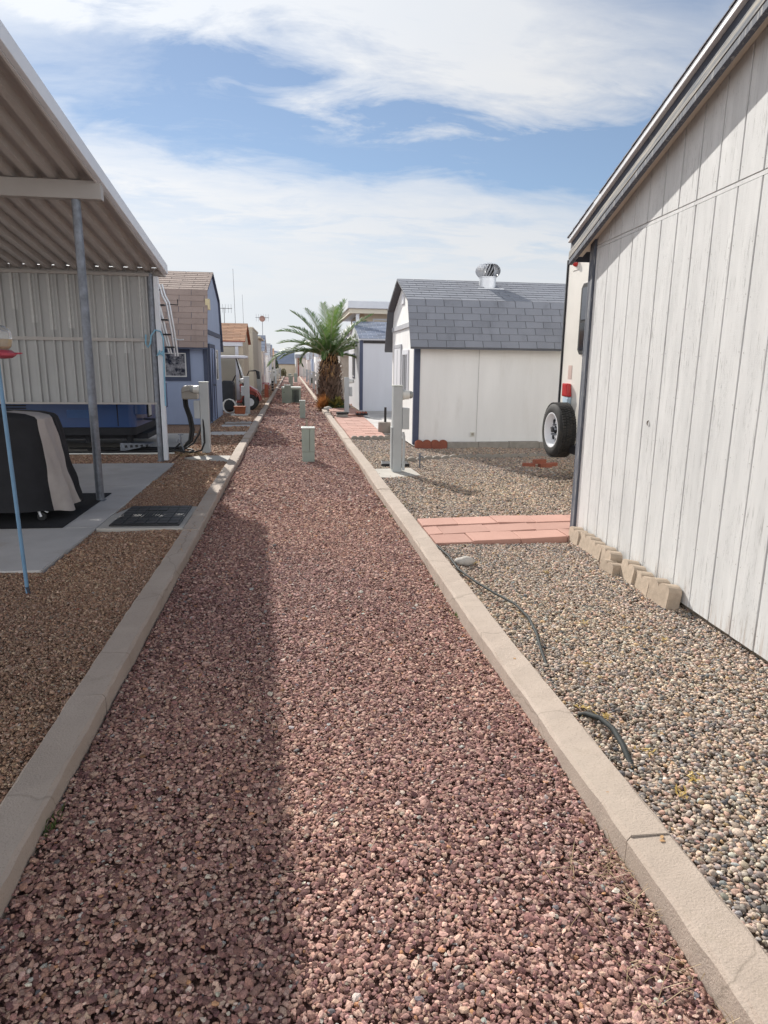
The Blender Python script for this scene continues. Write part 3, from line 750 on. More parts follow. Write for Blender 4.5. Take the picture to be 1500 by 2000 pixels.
while x > XL: xs += [(x,0),(x-.012,-.034),(x-.034,-.034),(x-.048,0),(x-.10,0),(x-.112,-.034),(x-.134,-.034),(x-.148,0)]; x -= .26
for a, b in xs: mb.v += [(a, yS+b, .995), (a, yS+b, 2.90)]
for i in range(len(xs)-1): mb.f.append((2*i, 2*i+1, 2*i+3, 2*i+2)); mb.m.append(0)
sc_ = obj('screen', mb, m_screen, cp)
sc_.data.transform(Matrix.Identity(4))
mb = MB(); mb.box(XL, -2.125, 10.90, 10.924, 1.925, 1.975); mb.box(XL, -2.10, 10.90, 10.98, .97, 1.0); mb.box(XL, -2.10, 10.90, 10.98, 2.885, 2.925)
obj('screen_rail', mb, m_beam, sc_)

tag(obj('blue_rope', MB().tube([(-2.19,10.86,2.03),(-2.2,10.85,1.90),(-2.17,10.85,1.84),(-2.13,10.85,1.90),(-2.11,10.85,2.02),(-2.05,10.87,2.10),(-1.97,10.87,2.08),(-1.94,10.88,1.98),(-1.945,10.88,1.78),(-1.955,10.89,1.5),(-1.962,10.89,1.2),(-1.965,10.89,.95)], .013, 7), m_rope, smooth=True),
    'light blue rope looped round the carport downspout', 'rope')
mb = MB()
for k in range(5): mb.tube([(-2.05+.012*k,10.87,1.72+.02*k),(-1.99,10.86,1.75),(-1.94,10.88,1.70+.025*k)], .011, 6)
tag(obj('rope_knot', mb, m_rope, smooth=True), 'knotted end of light blue rope on the downspout', 'rope')

# ------------------------------------------------------------------ blue motorhome behind the screen
mh = thing('blue_motorhome', 'blue motorhome parked behind the hanging carport screen', 'motorhome', (-2.6, 12.2, .06))
def rounded(x0, x1, y0, y1, r, n=5):
    pts = []
    for cx, cy, a0 in ((x1-r,y0+r,-90),(x1-r,y1-r,0),(x0+r,y1-r,90),(x0+r,y0+r,180)):
        for i in range(n+1): t = R(a0+90*i/n); pts.append((cx+r*math.cos(t), cy+r*math.sin(t)))
    return pts
obj('body', MB().prism(rounded(-9, -2.72, 12.15, 14.55, .12), 'z', .50, 3.10), m_rvblue, mh, smooth=True)
obj('lower_skirt', MB().prism(rounded(-8.98, -2.74, 12.17, 14.53, .11), 'z', .36, .495), m_rvdark, mh)
obj('chassis', MB().box(-8.5, -2.6, 12.5, 14.2, .26, .355), m_rvdark, mh)
mb = MB()
for i in range(24): z = 1.36+.042*i; mb.box(-2.715, -2.69, 13.35, 14.35, z, z+.022)
obj('grille', mb, m_rvdark, mh)
obj('rear_bumper', MB().prism(rounded(-2.80, -2.55, 12.2, 14.5, .1), 'z', .72, 1.22), m_rvblue, mh, smooth=True)
mb = MB(); mb.box(-2.548, -2.53, 12.32, 12.62, .66, .94); o = obj('tail_plate', mb, m_rvdark, mh); obj('reflector', MB().box(-2.529, -2.522, 12.36, 12.58, .69, .91), M('plate_pale', (.5,.5,.46)), o)
obj('seam', MB().box(-3.02, -3.005, 12.140, 12.149, .52, .98), m_rvdark, mh)
obj('access_door', MB().box(-3.85, -3.35, 12.142, 12.149, .66, .80), M('blue_panel', (.02,.075,.22), .4), mh)
mb = MB()
for i in range(7): mb.box(-5.3, -4.5, 12.138, 12.149, .68+.045*i, .70+.045*i)
obj('vent_louvre', mb, m_rvdark, mh)
hb = obj('tow_hitch', MB().tube([(-2.7,12.75,.60),(-2.45,12.62,.60),(-2.32,12.55,.62),(-2.31,12.55,.70)], .022, 8), m_galv, mh, smooth=True)
obj('hitch_ball', MB().lathe([(.012,.78),(.03,.80),(.038,.83),(.028,.86),(.005,.872)], (-2.31,12.55,-.10), 14), m_galv, hb, smooth=True)
for x in (-2.9, -3.6, -6.8): obj('exhaust_pipe' if x == -3.6 else 'jack_leg', MB().lathe([(.06,.12 if x != -3.6 else .2),(.06,.36)], (x,12.45,0), 14), m_rvdark, mh, smooth=True)
obj('wheel', MB().lathe([(.30,-.14),(.44,-.10),(.45,.10),(.30,.14)], (-5.2,12.6,.50), 26, 'y'), m_rubber, mh, smooth=True)
# ladder and folded poles on the rear
ld = obj('ladder', MB().tube([(-2.72,12.65,3.30),(-2.58,12.65,3.24),(-2.52,12.65,3.0),(-2.52,12.65,1.25),(-2.66,12.65,1.2)], .018, 8), m_alu, mh, smooth=True)
obj('rail', MB().tube([(-2.72,13.1,3.30),(-2.58,13.1,3.24),(-2.52,13.1,3.0),(-2.52,13.1,1.25),(-2.66,13.1,1.2)], .018, 8), m_alu, ld, smooth=True)
for i in range(7): obj('rung', MB().tube([(-2.52,12.65,1.35+.27*i),(-2.52,13.1,1.35+.27*i)], .014, 6), m_alu, ld)
def pole_at(u, dx=0., dy=0.): return (-2.56+.28*u+dx, 13.12+.22*u+dy, 3.38-1.64*u)
mb = MB()
for dx, dy, u0 in ((0,0,0),(.055,.02,0),(.03,.1,.06)): mb.tube([pole_at(u, dx*(1-.3*u), dy) for u in (u0,.3,.6,.97)], .018, 7)
for dx in (.10, .15): mb.tube([pole_at(.22, dx+.03), pole_at(.34, dx+.04), pole_at(.42, dx+.08), pole_at(.7, dx+.05), pole_at(1., dx)], .019, 7)
br = obj('folded_pole_bundle', mb, m_alu, mh, smooth=True)
for u in (.12,.28,.44,.6,.76,.9):
    p = pole_at(u, .05, .03); obj('strap', MB().box(p[0]-.085, p[0]+.085, p[1]-.09, p[1]+.07, p[2]-.012, p[2]+.012), m_black, br)
p = pole_at(.43, .2); obj('bracket', MB().tube([p, (p[0]+.18,p[1],p[2]-.01), (p[0]+.18,p[1],p[2]+.09)], .011, 6), m_black, br)
p = pole_at(.80, .12); obj('bracket', MB().tube([p, (p[0]+.14,p[1],p[2]-.03), (p[0]+.22,p[1],p[2]-.02)], .012, 6), m_alu, br)
# levelling ramp
rp = thing('levelling_ramp', 'slotted grey levelling ramp on the concrete under the blue motorhome', 'ramp', (-2.75, 12.35, .062))
obj('deck', MB().prism([(-3.02,.065),(-2.50,.17),(-2.50,.20),(-3.02,.22),(-3.02,.20)], 'y', 12.2, 12.55), m_galv, rp)
for i in range(5): obj('slot', MB().obox((-2.92+.09*i, 12.196, .155+.004*i), (.045,.006,.045), (0,-.18,0)), m_black, rp)

# cables on the pad
tag(obj('power_cord', MB().tube([(-1.56,12.02,.62),(-1.62,12.0,.40),(-1.72,11.98,.24),(-1.9,12.02,.12),(-2.15,12.05,.085),(-2.6,12.03,.085),(-3.5,11.98,.085),(-4.5,12.0,.085)], .016, 8), m_cable, smooth=True), 'black cord sagging from the meter post to the motorhome pad', 'cord')
tag(obj('power_cord', MB().tube([(-1.545,12.0,.66),(-1.535,11.98,.45),(-1.53,11.95,.25),(-1.58,11.9,.12),(-1.70,11.86,.09),(-1.86,11.86,.10),(-1.98,11.9,.11),(-2.05,11.95,.11),(-2.04,12.0,.15),(-1.99,12.02,.2),(-1.94,12.03,.24)], .017, 8), m_cable, smooth=True), 'thick black cord hanging in a loop below the left meter post', 'cord')
tag(obj('power_cord', MB().tube([(-1.97,12.0,.17),(-1.9,11.95,.09),(-1.8,11.98,.085),(-1.74,12.1,.085),(-1.80,12.25,.09),(-2.0,12.5,.09),(-2.4,12.62,.085),(-3.2,12.55,.085),(-4,12.6,.085)], .015, 8), m_cable, smooth=True), 'black cord lying across the motorhome pad behind the tap', 'cord')
tag(obj('white_hose', MB().tube([(-2.02,11.75,.09),(-2.4,11.78,.08),(-3.0,11.80,.08),(-4.2,11.82,.08)], .012, 8), m_meter, smooth=True), 'thin white hose along the near edge of the motorhome pad', 'hose')
sp = thing('water_tap', 'grey double water tap standing among black cords by the left post', 'tap', (-1.93, 12.0, .05))
obj('riser', MB().tube([(-1.90,12.0,.03),(-1.91,12.0,.15),(-1.95,12.0,.27)], .016, 8), m_galv, sp, smooth=True)
obj('valve', MB().tube([(-1.96,12.0,.26),(-1.945,12.0,.33),(-1.95,12.0,.38)], [.028,.022,.012], 8), m_galv, sp)
obj('spout', MB().tube([(-1.95,12.0,.30),(-1.99,11.98,.29),(-2.0,11.97,.25)], .013, 7), m_galv, sp)
obj('handle', MB().obox((-1.94,12.0,.385), (.09,.02,.016)), m_galv, sp)
mb = MB()
rs = random.Random(3)
for i in range(60):
    x, y = -1.75+rs.gauss(0,.14), 11.7+rs.gauss(0,.12); a = rs.uniform(0,6.28); L = rs.uniform(.03,.09)
    mb.beam((x,y,.065),(x+L*math.cos(a),y+L*math.sin(a),.075+rs.uniform(0,.03)),.008,.003)
tag(obj('dry_leaves', mb, M('dry_leaf', (.33,.24,.11), .9, .3, 20)), 'dry leaf litter at the foot of the left post', 'leaves', kind='stuff')

# ------------------------------------------------------------------ meter pedestals
def pedestal(name, label, x, y, z0, H, w=.14, d=.16, box_side=1, meter_side=1, group=None, detail=True):
    r = thing(name, label, 'utility post', (x, y, z0), group)
    obj('post', MB().box(x-w/2, x+w/2, y-d/2, y+d/2, z0-.05, z0+H), m_meterpost, r, bevel=.008)
    if detail:
        a, b = (x+w/2+.001, x+w/2+.10) if box_side > 0 else (x-w/2-.10, x-w/2-.001)
        c = obj('breaker_box', MB().box(a, b, y-d/2-.02, y+d/2-.02, z0+H*.50, z0+H*.75), m_meterpost, r, bevel=.006)
        m = obj('meter', MB().lathe([(.07,0),(.075,.03),(.068,.05),(.064,.10),(.05,.115),(.01,.118)], (x+meter_side*(w/2+.001),y,z0+H*.90), 18, 'x') if meter_side > 0 else
                MB().lathe([(.07,0),(.075,-.03),(.068,-.05),(.064,-.10),(.05,-.115),(.01,-.118)], (x-w/2-.001,y,z0+H*.90), 18, 'x'), m_meter, r, smooth=True)
        s = meter_side; xx = x+s*(w/2)
        obj('meter_glass', MB().lathe([(.055,s*.119),(.05,s*.15),(.03,s*.165),(.005,s*.168)], (xx,y,z0+H*.90), 16, 'x'), M('meter_glass', (.35,.36,.34), .15, .1), m, smooth=True)
        obj('cap', MB().box(x-w/2-.008, x+w/2+.008, y-d/2-.008, y+d/2+.008, z0+H+.001, z0+H+.015), m_util_top, r, bevel=.004)
    return r
pr = pedestal('meter_post', 'grey meter post with round meter standing before the gambrel shed', 1.528, 9.64, .085, 1.235, .135, .17)
obj('lower_panel', MB().box(1.44, 1.459, 9.58, 9.70, .12, .73), m_meterpost, pr, bevel=.005)
obj('conduit', MB().tube([(1.62,9.55,.10),(1.625,9.55,.45),(1.62,9.55,.60),(1.605,9.56,.66)], .022, 8), m_meterpost, pr, smooth=True)
pl_ = pedestal('meter_post', 'grey meter post with black cords beside the pale hose box', -1.515, 12.07, .05, 1.235, .145, .17, -1, -1)
# hose hanger box beside it
hx = thing('hose_box', 'beige rounded utility box on a thick black hose before the blue shed', 'utility box', (-1.85, 12.35, .8))
prof = []
for i in range(13): t = math.pi*(1-i/12); prof.append((-1.785+.145*math.copysign(abs(math.cos(t))**.6, math.cos(t)), 1.12+.11*math.sin(t)))
prof = [(-1.925,.985)] + prof + [(-1.645,.985)]
obj('cover', MB().prism(prof, 'y', 12.22, 12.40), M('beige_plastic', (.42,.385,.34), .5, .06), hx, bevel=.02)
obj('ridge', MB().tube([(-1.92,12.214,1.10),(-1.85,12.212,1.125),(-1.78,12.212,1.13),(-1.71,12.212,1.125),(-1.655,12.214,1.10)], .006, 6), M('ridge_beige', (.33,.30,.26)), hx)  # ridge is a darker beige than the cover
for dx in (0, .045):
    obj('hose', MB().tube([(-1.90+dx,12.3,.985),(-1.89+dx,12.3,.86),(-1.83+dx,12.3,.66),(-1.80+dx,12.3,.45),(-1.84+dx,12.3,.25),(-1.95+dx,12.28,.13),(-2.2,12.26+dx,.10),(-2.8,12.3+dx,.095),(-3.6,12.3+dx,.095)], .024, 8), m_cable, hx, smooth=True)

# ------------------------------------------------------------------ covered grill, mat, feeder
tag(obj('floor_mat', MB().prism([(-2.158,6.40),(-2.150,8.13),(-5.5,8.2),(-5.5,6.40)], 'z', .0765, .084), m_black_mat, bevel=.002), 'black mat on the patio slab under the covered grill', 'mat')
gr = thing('covered_grill', 'barbecue grill under a black cover with a beige stripe', 'grill', (-3.2, 7.0, .084))
mb = MB(); NR, NZ = 96, 18
def ring(cx, cy, hx_, hy, z, p=5.):
    out = []
    for j in range(NR):
        t = 2*math.pi*j/NR; c, s_ = math.cos(t), math.sin(t)
        f = (abs(c)**p+abs(s_)**p)**(-1/p); out.append((cx+hx_*c*f, cy+hy*s_*f, z, t))
    return out
for i in range(NZ+1):
    u = i/NZ; z = .17+.90*u; hx_ = .93-.06*u**.8; hy = .43-.11*u**.75; cx, cy = -3.15-.06*u, 7.05-.12*u
    for x, y, z_, t in ring(cx, cy, hx_, hy, z, 4.+3*u):
        f = (1-u)*.034*math.sin(t*11+1.2*math.sin(t*3)+u*1.5)*(.4+.6*(1-u)) + .009*math.sin(t*23+u*9) + .007*math.sin(u*17+t*5)*math.sin(t*7-u*6)
        mb.v.append((x+f*math.cos(t), y+f*math.sin(t), z_+(.025*math.sin(t*5+.6) if i == 0 else 0)+(.012*math.sin(t*7) if i < 3 else 0)))
for q, (sc2, dz) in enumerate(((.97,.025),(.86,.05),(.6,.065),(.2,.07))):
    for x, y, z_, t in ring(-3.21, 6.93, .87*sc2, .32*sc2, 1.07+dz, 7.): mb.v.append((x, y, z_))
rows_ = NZ+1+4
for i in range(rows_-1):
    for j in range(NR):
        a, b = i*NR+j, i*NR+(j+1) % NR
        jj = j if j < NR/2 else j-NR
        mb.f.append((a, b, (i+1)*NR+(j+1) % NR, (i+1)*NR+j)); mb.m.append(1 if -11 <= jj < 1 and i < NZ+3 else 0)
mb.f.append(tuple((rows_-1)*NR+j for j in range(NR))); mb.m.append(0)
cv = obj('cover', mb, [m_cloth_bk, m_cloth_bg], gr, smooth=True)
for x, y in ((-2.44, 6.70), (-2.42, 7.36), (-3.9, 6.74)):
    w = obj('caster', MB().lathe([(.012,-.014),(.040,-.012),(.042,.012),(.012,.014)], (x,y,.127), 14, 'y'), m_rubber, gr, smooth=True)
    obj('fork', MB().tube([(x-.03,y,.235),(x-.02,y-.02,.19),(x,y-.02,.127)], .012, 6), m_alu, w)
    obj('brake', MB().obox((x+.035,y-.01,.185), (.07,.03,.008), (0,.5,0)), m_alu, w)
mb = MB()
for x, y in ((-2.62,6.85),(-2.62,7.2),(-3.8,6.85),(-3.8,7.2)): mb.box(x-.03, x+.03, y-.03, y+.03, .2, .9)
mb.box(-3.85, -2.5, 6.72, 7.34, .20, .235)
obj('cart_frame', mb, m_rvdark, gr)

fp = thing('shepherd_hook', 'bright blue shepherd hook pole stuck in the brown gravel', 'pole', (-1.812, 4.586, .05))
obj('pole', MB().tube([(-1.812,4.586,.03),(-1.822,4.586,.6),(-1.838,4.586,1.5),(-1.845,4.583,2.05),(-1.84,4.56,2.16),(-1.82,4.51,2.21),(-1.79,4.46,2.17),(-1.775,4.45,2.08),(-1.778,4.45,2.03),(-1.76,4.45,2.01)], .0125, 10), m_pole, fp, smooth=True)
obj('ground_spike', MB().tube([(-1.8,4.586,.0),(-1.813,4.586,.10)], .0135, 8), m_trim_dk, fp)
fd = thing('hummingbird_feeder', 'clear hummingbird feeder with a red base at the left edge', 'feeder', (-1.752, 4.45, 1.63))
fx, fy = -1.757, 4.45
obj('wire', MB().tube([(fx,fy,1.80),(fx-.005,fy,1.9),(fx-.008,fy,2.03)], .003, 5), m_galv, fd)
def glassy(name, c, tr):
    t = NT(name); t.set(Base_Color=c, Roughness=.12, Transmission_Weight=tr, IOR=1.2); return t.mat
obj('bottle', MB().lathe([(.035,1.672),(.058,1.69),(.066,1.73),(.066,1.765),(.055,1.795),(.035,1.812),(.006,1.82)], (fx,fy,0), 22), glassy('clear_plastic', (.82,.82,.80), .75), fd, smooth=True)
obj('nectar', MB().lathe([(.030,1.674),(.052,1.69),(.058,1.715),(.0582,1.735)], (fx,fy,0), 20), glassy('amber_nectar', (.60,.38,.10), .5), fd, smooth=True)
rb = obj('base', MB().lathe([(.02,1.618),(.055,1.622),(.078,1.637),(.080,1.652),(.055,1.668),(.03,1.671)], (fx,fy,0), 24), m_red_pl, fd, smooth=True)
for k in range(4):
    a = R(90*k+8); obj('perch', MB().tube([(fx+.07*math.cos(a),fy+.07*math.sin(a),1.648),(fx+.115*math.cos(a),fy+.115*math.sin(a),1.652)], [.008,.004], 6), m_red_pl, rb)

# black utility lid
ul = thing('floor_hatch', 'ribbed black utility hatch in the concrete frame by the left kerb', 'hatch', (-1.4, 6.82, .078))
def lidq(mb, u0, u1, v0, v1, z0, z1):
    P = lambda u, v, z: (-1.742+.652*u+(.02*v*(1-u)), 6.40+.86*v-.02*u, z)
    vs = [P(u0,v0,z0),P(u1,v0,z0),P(u1,v1,z0),P(u0,v1,z0),P(u0,v0,z1),P(u1,v0,z1),P(u1,v1,z1),P(u0,v1,z1)]
    mb.add(vs, [(0,3,2,1),(4,5,6,7),(0,1,5,4),(1,2,6,5),(2,3,7,6),(3,0,4,7)])
m_lid = M('black_rubber_lid', (.022,.023,.025), .5, .3, 5, 90, .2)
mb = MB(); lidq(mb, 0, 1, 0, 1, .079, .096); o = obj('plate', mb, m_lid, ul, bevel=.004)
mb = MB(); 
for i in range(6):
    for j in range(7):
        if i in (2, 3) and j in (2, 3, 4): continue
        lidq(mb, .03+.16*i, .175+.16*i, .03+.137*j, .15+.137*j, .0965, .104)
obj('rib', mb, m_lid, ul, bevel=.002)
mb = MB()
for i in range(6): lidq(mb, .36+.045*i, .385+.045*i, .36, .62, .0965, .103)
obj('grip', mb, m_lid, ul)

# ------------------------------------------------------------------ blue shed
bs = building('blue_shed', 'blue gambrel shed with brown shingle roof beyond the carport', 'shed', -2.133, -1, 5.5, 17.9, 19.65, [(17.62,2.0),(18.15,3.44),(19.65,4.06)], m_blue_wall, m_sh_brown, [10, 9], .62, over=.06, rake=m_blue_dk, corner=m_blue_dk, z0=.05)
def blotchy():
    t = NT('painted_reflection_glass'); v = t.coord()
    k = t.mix(t.ramp(t.noise(v, 7, 6, .7), [(.42, 0.), (.6, 1.)]), (.03,.03,.035), (.33,.32,.31)); t.set(Base_Color=k, Roughness=.25); return t.mat  # pale blotches paint reflections into the pane colour
front_window(bs, 17.9, -3.30, -2.655, 1.27, 1.87, m_blue_dk, m_meter, blotchy(), .10, .18)
mb = MB(); mb.box(-2.131, -2.10, 18.25, 19.35, .1, 2.02)
dr = obj('door', mb, M('blue_door', (.25,.31,.46), .65, .08), bs)
mb = MB()
for a, b, c, e in ((18.16,18.248,.1,2.12),(19.352,19.44,.1,2.12),(18.248,19.352,2.025,2.12),(18.78,18.82,.12,2.0)): mb.box(-2.131, -2.085, a, b, c, e)
obj('door_trim', mb, m_blue_dk, bs, bevel=.002)
for y0, y1 in ((18.3,18.75),(18.85,19.3)):
    obj('brace', MB().beam((-2.092,y0,.2),(-2.092,y1,1.9),.016,.07,(0,1,0)), m_blue_dk, dr)
obj('handle', MB().lathe([(.02,0),(.022,.05),(.035,.06),(.03,.09)], (-2.098,18.72,1.05), 10, 'x'), m_galv, dr)
side_window(bs, -2.133, -1, 19.75, 20.35, 1.15, 2.0, m_blue_wall, m_meter, m_glass_dk, .06, 0)
obj('band', MB().box(-2.131, -2.10, 18.05, 21.3, 2.36, 2.47), m_blue_dk, bs)
obj('wall_lamp', MB().box(-2.131, -2.02, 18.0, 18.16, 2.95, 3.22), M('pale_yellow_lamp', (.60,.50,.30), .5), bs, bevel=.01)

# ------------------------------------------------------------------ right motorhome with spare tyre
rv = thing('motorhome', 'cream motorhome rear showing past the corner of the weathered white shed', 'motorhome', (3.8, 8.0, .06))
obj('body', MB().prism([(6.70,.62),(9.16,.62),(9.16,2.95),(9.10,3.14),(8.95,3.22),(6.91,3.22),(6.76,3.14),(6.70,2.95)], 'x', 3.80, 11), m_rvcream, rv, bevel=.04)
obj('corner_strip', MB().box(3.785, 3.83, 9.135, 9.172, .66, 3.05), m_rvdark, rv, bevel=.006)
w = obj('window', MB().prism([(7.82,1.78),(8.54,1.78),(8.60,1.84),(8.60,2.62),(8.54,2.68),(7.82,2.68),(7.76,2.62),(7.76,1.84)], 'x', 3.77, 3.798), m_black, rv, bevel=.008)
obj('pane', MB().box(3.764, 3.7695, 7.82, 8.54, 1.84, 2.18), m_glass_dk, w); obj('pane', MB().box(3.764, 3.7695, 7.82, 8.54, 2.22, 2.62), M('tinted_glass', (.10,.11,.13), .1, .1), w)
obj('marker_lamp', MB().lathe([(.045,0),(.05,-.02),(.035,-.05),(.008,-.06)], (3.799,8.86,2.97), 14, 'x'), m_lamp, rv, smooth=True)
obj('lamp_base', MB().box(3.792, 3.7985, 8.78, 8.98, 2.88, 3.10), m_rvcream, rv, bevel=.003)
obj('tail_lamp', MB().prism([(8.72,1.22),(8.92,1.22),(8.93,1.40),(8.77,1.40)], 'x', 3.73, 3.797), m_lamp, rv, bevel=.015)
obj('reverse_lamp', MB().prism([(8.74,1.10),(8.90,1.10),(8.91,1.215),(8.72,1.215)], 'x', 3.74, 3.797), m_cer, rv, bevel=.012)
obj('decal', MB().box(3.7955, 3.799, 8.78, 8.90, 1.46, 1.64), M('faded_pink_decal', (.62,.47,.42), .5), rv)
obj('bumper', MB().box(3.62, 3.79, 6.75, 9.1, .50, .615), m_rvdark, rv, bevel=.02)
obj('tow_bar', MB().box(3.60, 4.2, 7.95, 8.05, .36, .46), m_rvdark, rv)
obj('latch', MB().box(3.775, 3.798, 8.30, 8.36, 1.30, 1.37), m_black, rv)
obj('wheel', MB().lathe([(.28,-.13),(.40,-.11),(.41,.11),(.28,.13)], (6.0,8.98,.47), 24, 'y'), m_rubber, rv, smooth=True)
# spare tyre, axis along x
cx, cy, cz_ = 3.575, 8.56, .785
st = obj('spare_tyre', MB().lathe([(.232,-.095),(.240,-.112),(.275,-.120),(.325,-.108),(.352,-.085),(.360,-.05),(.362,0),(.360,.05),(.352,.085),(.325,.108),(.27,.120),(.22,.10)], (cx,cy,cz_), 48, 'x', False), m_rubber, rv, smooth=True)
mb = MB()
for k in range(60):
    a = 2*math.pi*k/60
    for s_ in (-1, 1):
        for o_, w_ in ((.022,.036),(.070,.040)):
            a2 = a+(.03 if s_ > 0 else -.02)+(o_*.4)
            mb.obox((cx+s_*o_, cy+.3635*math.cos(a2), cz_+.3635*math.sin(a2)), (w_,.028,.012), (a2-math.pi/2,0,0))
obj('tread', mb, m_rubber, st)
rimm = M('white_wheel_enamel', (.74,.75,.78), .35, .04)
rim = obj('rim', MB().lathe([(.236,-.095),(.236,-.112),(.222,-.112),(.214,-.085),(.198,-.05),(.185,-.01),(.11,-.03),(.07,-.045),(.055,-.045)], (cx,cy,cz_), 36, 'x', False), rimm, st, smooth=True)
mb = MB()
for k in range(8):
    a = 2*math.pi*k/8; mb.lathe([(.034,-.052),(.034,-.040)], (cx+.020,cy+.145*math.cos(a),cz_+.145*math.sin(a)), 10, 'x')
obj('wheel_hole', mb, m_rvdark, rim)
mb = MB()
for k in range(5):
    a = 2*math.pi*k/5+.3; mb.lathe([(.016,-.085),(.016,-.035)], (cx,cy+.07*math.cos(a),cz_+.07*math.sin(a)), 6, 'x')
obj('lug_nut', mb, m_galv, rim)
obj('mount', MB().tube([(cx-.10,cy,cz_),(cx+.02,cy,cz_),(3.75,cy,cz_-.05)], [.03,.03,.035], 8), m_rvdark, st)
obj('mount_arm', MB().beam((3.72,cy,cz_-.05),(3.72,cy,.55),.06,.06), m_rvdark, rv)

# brick pile and small things in the right yard
bp = [(3.90,10.02,.05,.2,'clay brick on top of the small pile near the spare tyre',.065),(3.98,9.98,.055,.1,'clay brick at the front of the small pile near the spare tyre',0),
      (3.74,10.06,.05,-.25,'clay brick at the left end of the small pile near the spare tyre',0),(4.12,10.08,.05,.35,'clay brick at the right end of the small pile near the spare tyre',0)]
for x, y, z, r_, lb, dz in bp:
    o = obj('clay_brick', MB().obox((0,0,.0325), (.2,.095,.065)), m_brick, bevel=.006); o.location = (x, y, z+dz); o.rotation_euler.z = r_
    tag(o, lb, 'brick', 'bricks piled near the spare tyre')
tap = thing('water_tap', 'small galvanised tap rising from the pebbles before the gambrel shed', 'tap', (1.96, 10.02, .05))
obj('riser', MB().tube([(1.96,10.02,.0),(1.955,10.02,.22)], .013, 8), m_galv, tap, smooth=True)
obj('valve', MB().tube([(1.955,10.02,.20),(1.955,10.02,.27)], [.022,.015], 8), m_galv, tap)
obj('spout', MB().tube([(1.955,10.02,.24),(1.99,10.0,.245),(2.01,9.99,.215)], .011, 7), m_galv, tap, smooth=True)
obj('handle', MB().obox((1.955,10.02,.278), (.07,.018,.012)), m_galv, tap)
tag(obj('ground_box', MB().prism([(1.385,10.22),(1.83,10.19),(1.83,10.50),(1.42,10.53)], 'z', .03, .10), m_black, bevel=.01), 'flat black ground box in the pebbles behind the right meter post', 'ground box')
# rock
def rock(name, label, loc, size, mat, seed):
    import bmesh
    bm = bmesh.new(); bmesh.ops.create_icosphere(bm, subdivisions=3, radius=1); r2 = random.Random(seed)
    D = [Vector((r2.gauss(0,1), r2.gauss(0,1), r2.gauss(0,1))) for _ in range(5)]
    for v in bm.verts:
        f = 1+sum(.07*math.sin(d.dot(v.co)*2.2+i) for i, d in enumerate(D)); v.co = Vector((v.co.x*size[0]*f, v.co.y*size[1]*f, v.co.z*size[2]*f))
    me = bpy.data.meshes.new(name); bm.to_mesh(me); bm.free(); me.materials.append(mat); me.polygons.foreach_set('use_smooth', [True]*len(me.polygons))
    o = bpy.data.objects.new(name, me); col.objects.link(o); o.location = loc
    return tag(o, label, 'rock')
m_rock = M('pale_rock', (.47,.44,.40), .9, .15, 14, 120, .5)
rock('rock', 'pale fist sized rock beside the black hose near the red paver path', (1.345, 4.93, .085), (.075, .055, .042), m_rock, 2)
rock('rock', 'pale rock on the end of the kerb under the palm shrubs', (1.25, 23.3, .1), (.16, .14, .10), m_rock, 5)
# drip hose
tag(obj('drip_hose', MB().tube([(1.236,5.47,.075),(1.255,5.1,.085),(1.245,4.72,.088),(1.295,4.40,.09),(1.36,4.14,.09),(1.425,3.93,.092),(1.43,3.69,.092),(1.39,3.45,.09),(1.335,3.22,.082),(1.30,3.03,.062),(1.28,2.9,.04)], .0085, 10), m_hose, smooth=True), 'black drip hose curving over the pebbles beside the right kerb', 'hose')
tag(obj('drip_hose', MB().tube([(1.27,2.62,.04),(1.285,2.55,.085),(1.322,2.49,.096),(1.338,2.40,.096),(1.326,2.29,.088),(1.31,2.18,.06),(1.30,2.1,.03)], .012, 10), m_hose, smooth=True), 'short dark hose end poking out of the pebbles near the camera', 'hose')

# ------------------------------------------------------------------ grey-green utility pedestals in the alley
def telecom(label, x, y, w, d, H, group='grey green pedestals in the alley', first=False):
    r = thing('utility_pedestal', label, 'pedestal', (x, y, 0), group)
    obj('body', MB().box(x-w/2, x+w/2, y-d/2, y+d/2, -.02, H*.30), m_utility, r, bevel=.006)
    mb = MB(); mb.box(x-w/2-.004, x+.018, y-d/2-.006, y+d/2+.004, H*.302, H*.955); c = obj('cover', mb, m_utility, r, bevel=.006)
    obj('door', MB().box(x+.022, x+w/2+.004, y-d/2-.004, y+d/2+.004, H*.302, H*.955), m_utility, r, bevel=.006)
    obj('cap', MB().box(x-w/2-.012, x+w/2+.012, y-d/2-.014, y+d/2+.012, H*.957, H), m_util_top, r, bevel=.010)
    obj('latch', MB().box(x-w/2-.03, x-w/2-.005, y-.02, y+.02, H*.58, H*.64), m_black, c)
    return r
telecom('nearest grey green utility pedestal standing alone in the red gravel', .268, 11.24, .205, .19, .585)
telecom('slim grey green utility pedestal behind the nearest one in the alley', .33, 20.6, .165, .16, .555)
telecom('taller grey green pedestal in front of the louvred utility cabinet', -.15, 28.4, .27, .25, .79)
telecom('far thin pedestal in the middle of the alley gravel', .02, 43, .18, .2, .95)
telecom('far grey pedestal left of the middle near the end of the alley', -.1, 62, .25, .25, .85)
telecom('far grey pedestal at the middle near the end of the alley', .45, 66, .3, .3, .85)
tag(obj('marker_stake', MB().lathe([(.02,0),(.02,.30),(.012,.31)], (.36,16.4,0), 8), M('stake_tan', (.42,.38,.28), .7)), 'short tan marker stake between the two nearest alley pedestals', 'stake')
ac = thing('utility_cabinet', 'low grey green louvred utility cabinet in the alley behind a pedestal', 'cabinet', (.0, 29.3, 0))
obj('body', MB().box(-.40, .40, 28.85, 29.6, .0, .60), m_utility, ac, bevel=.02)
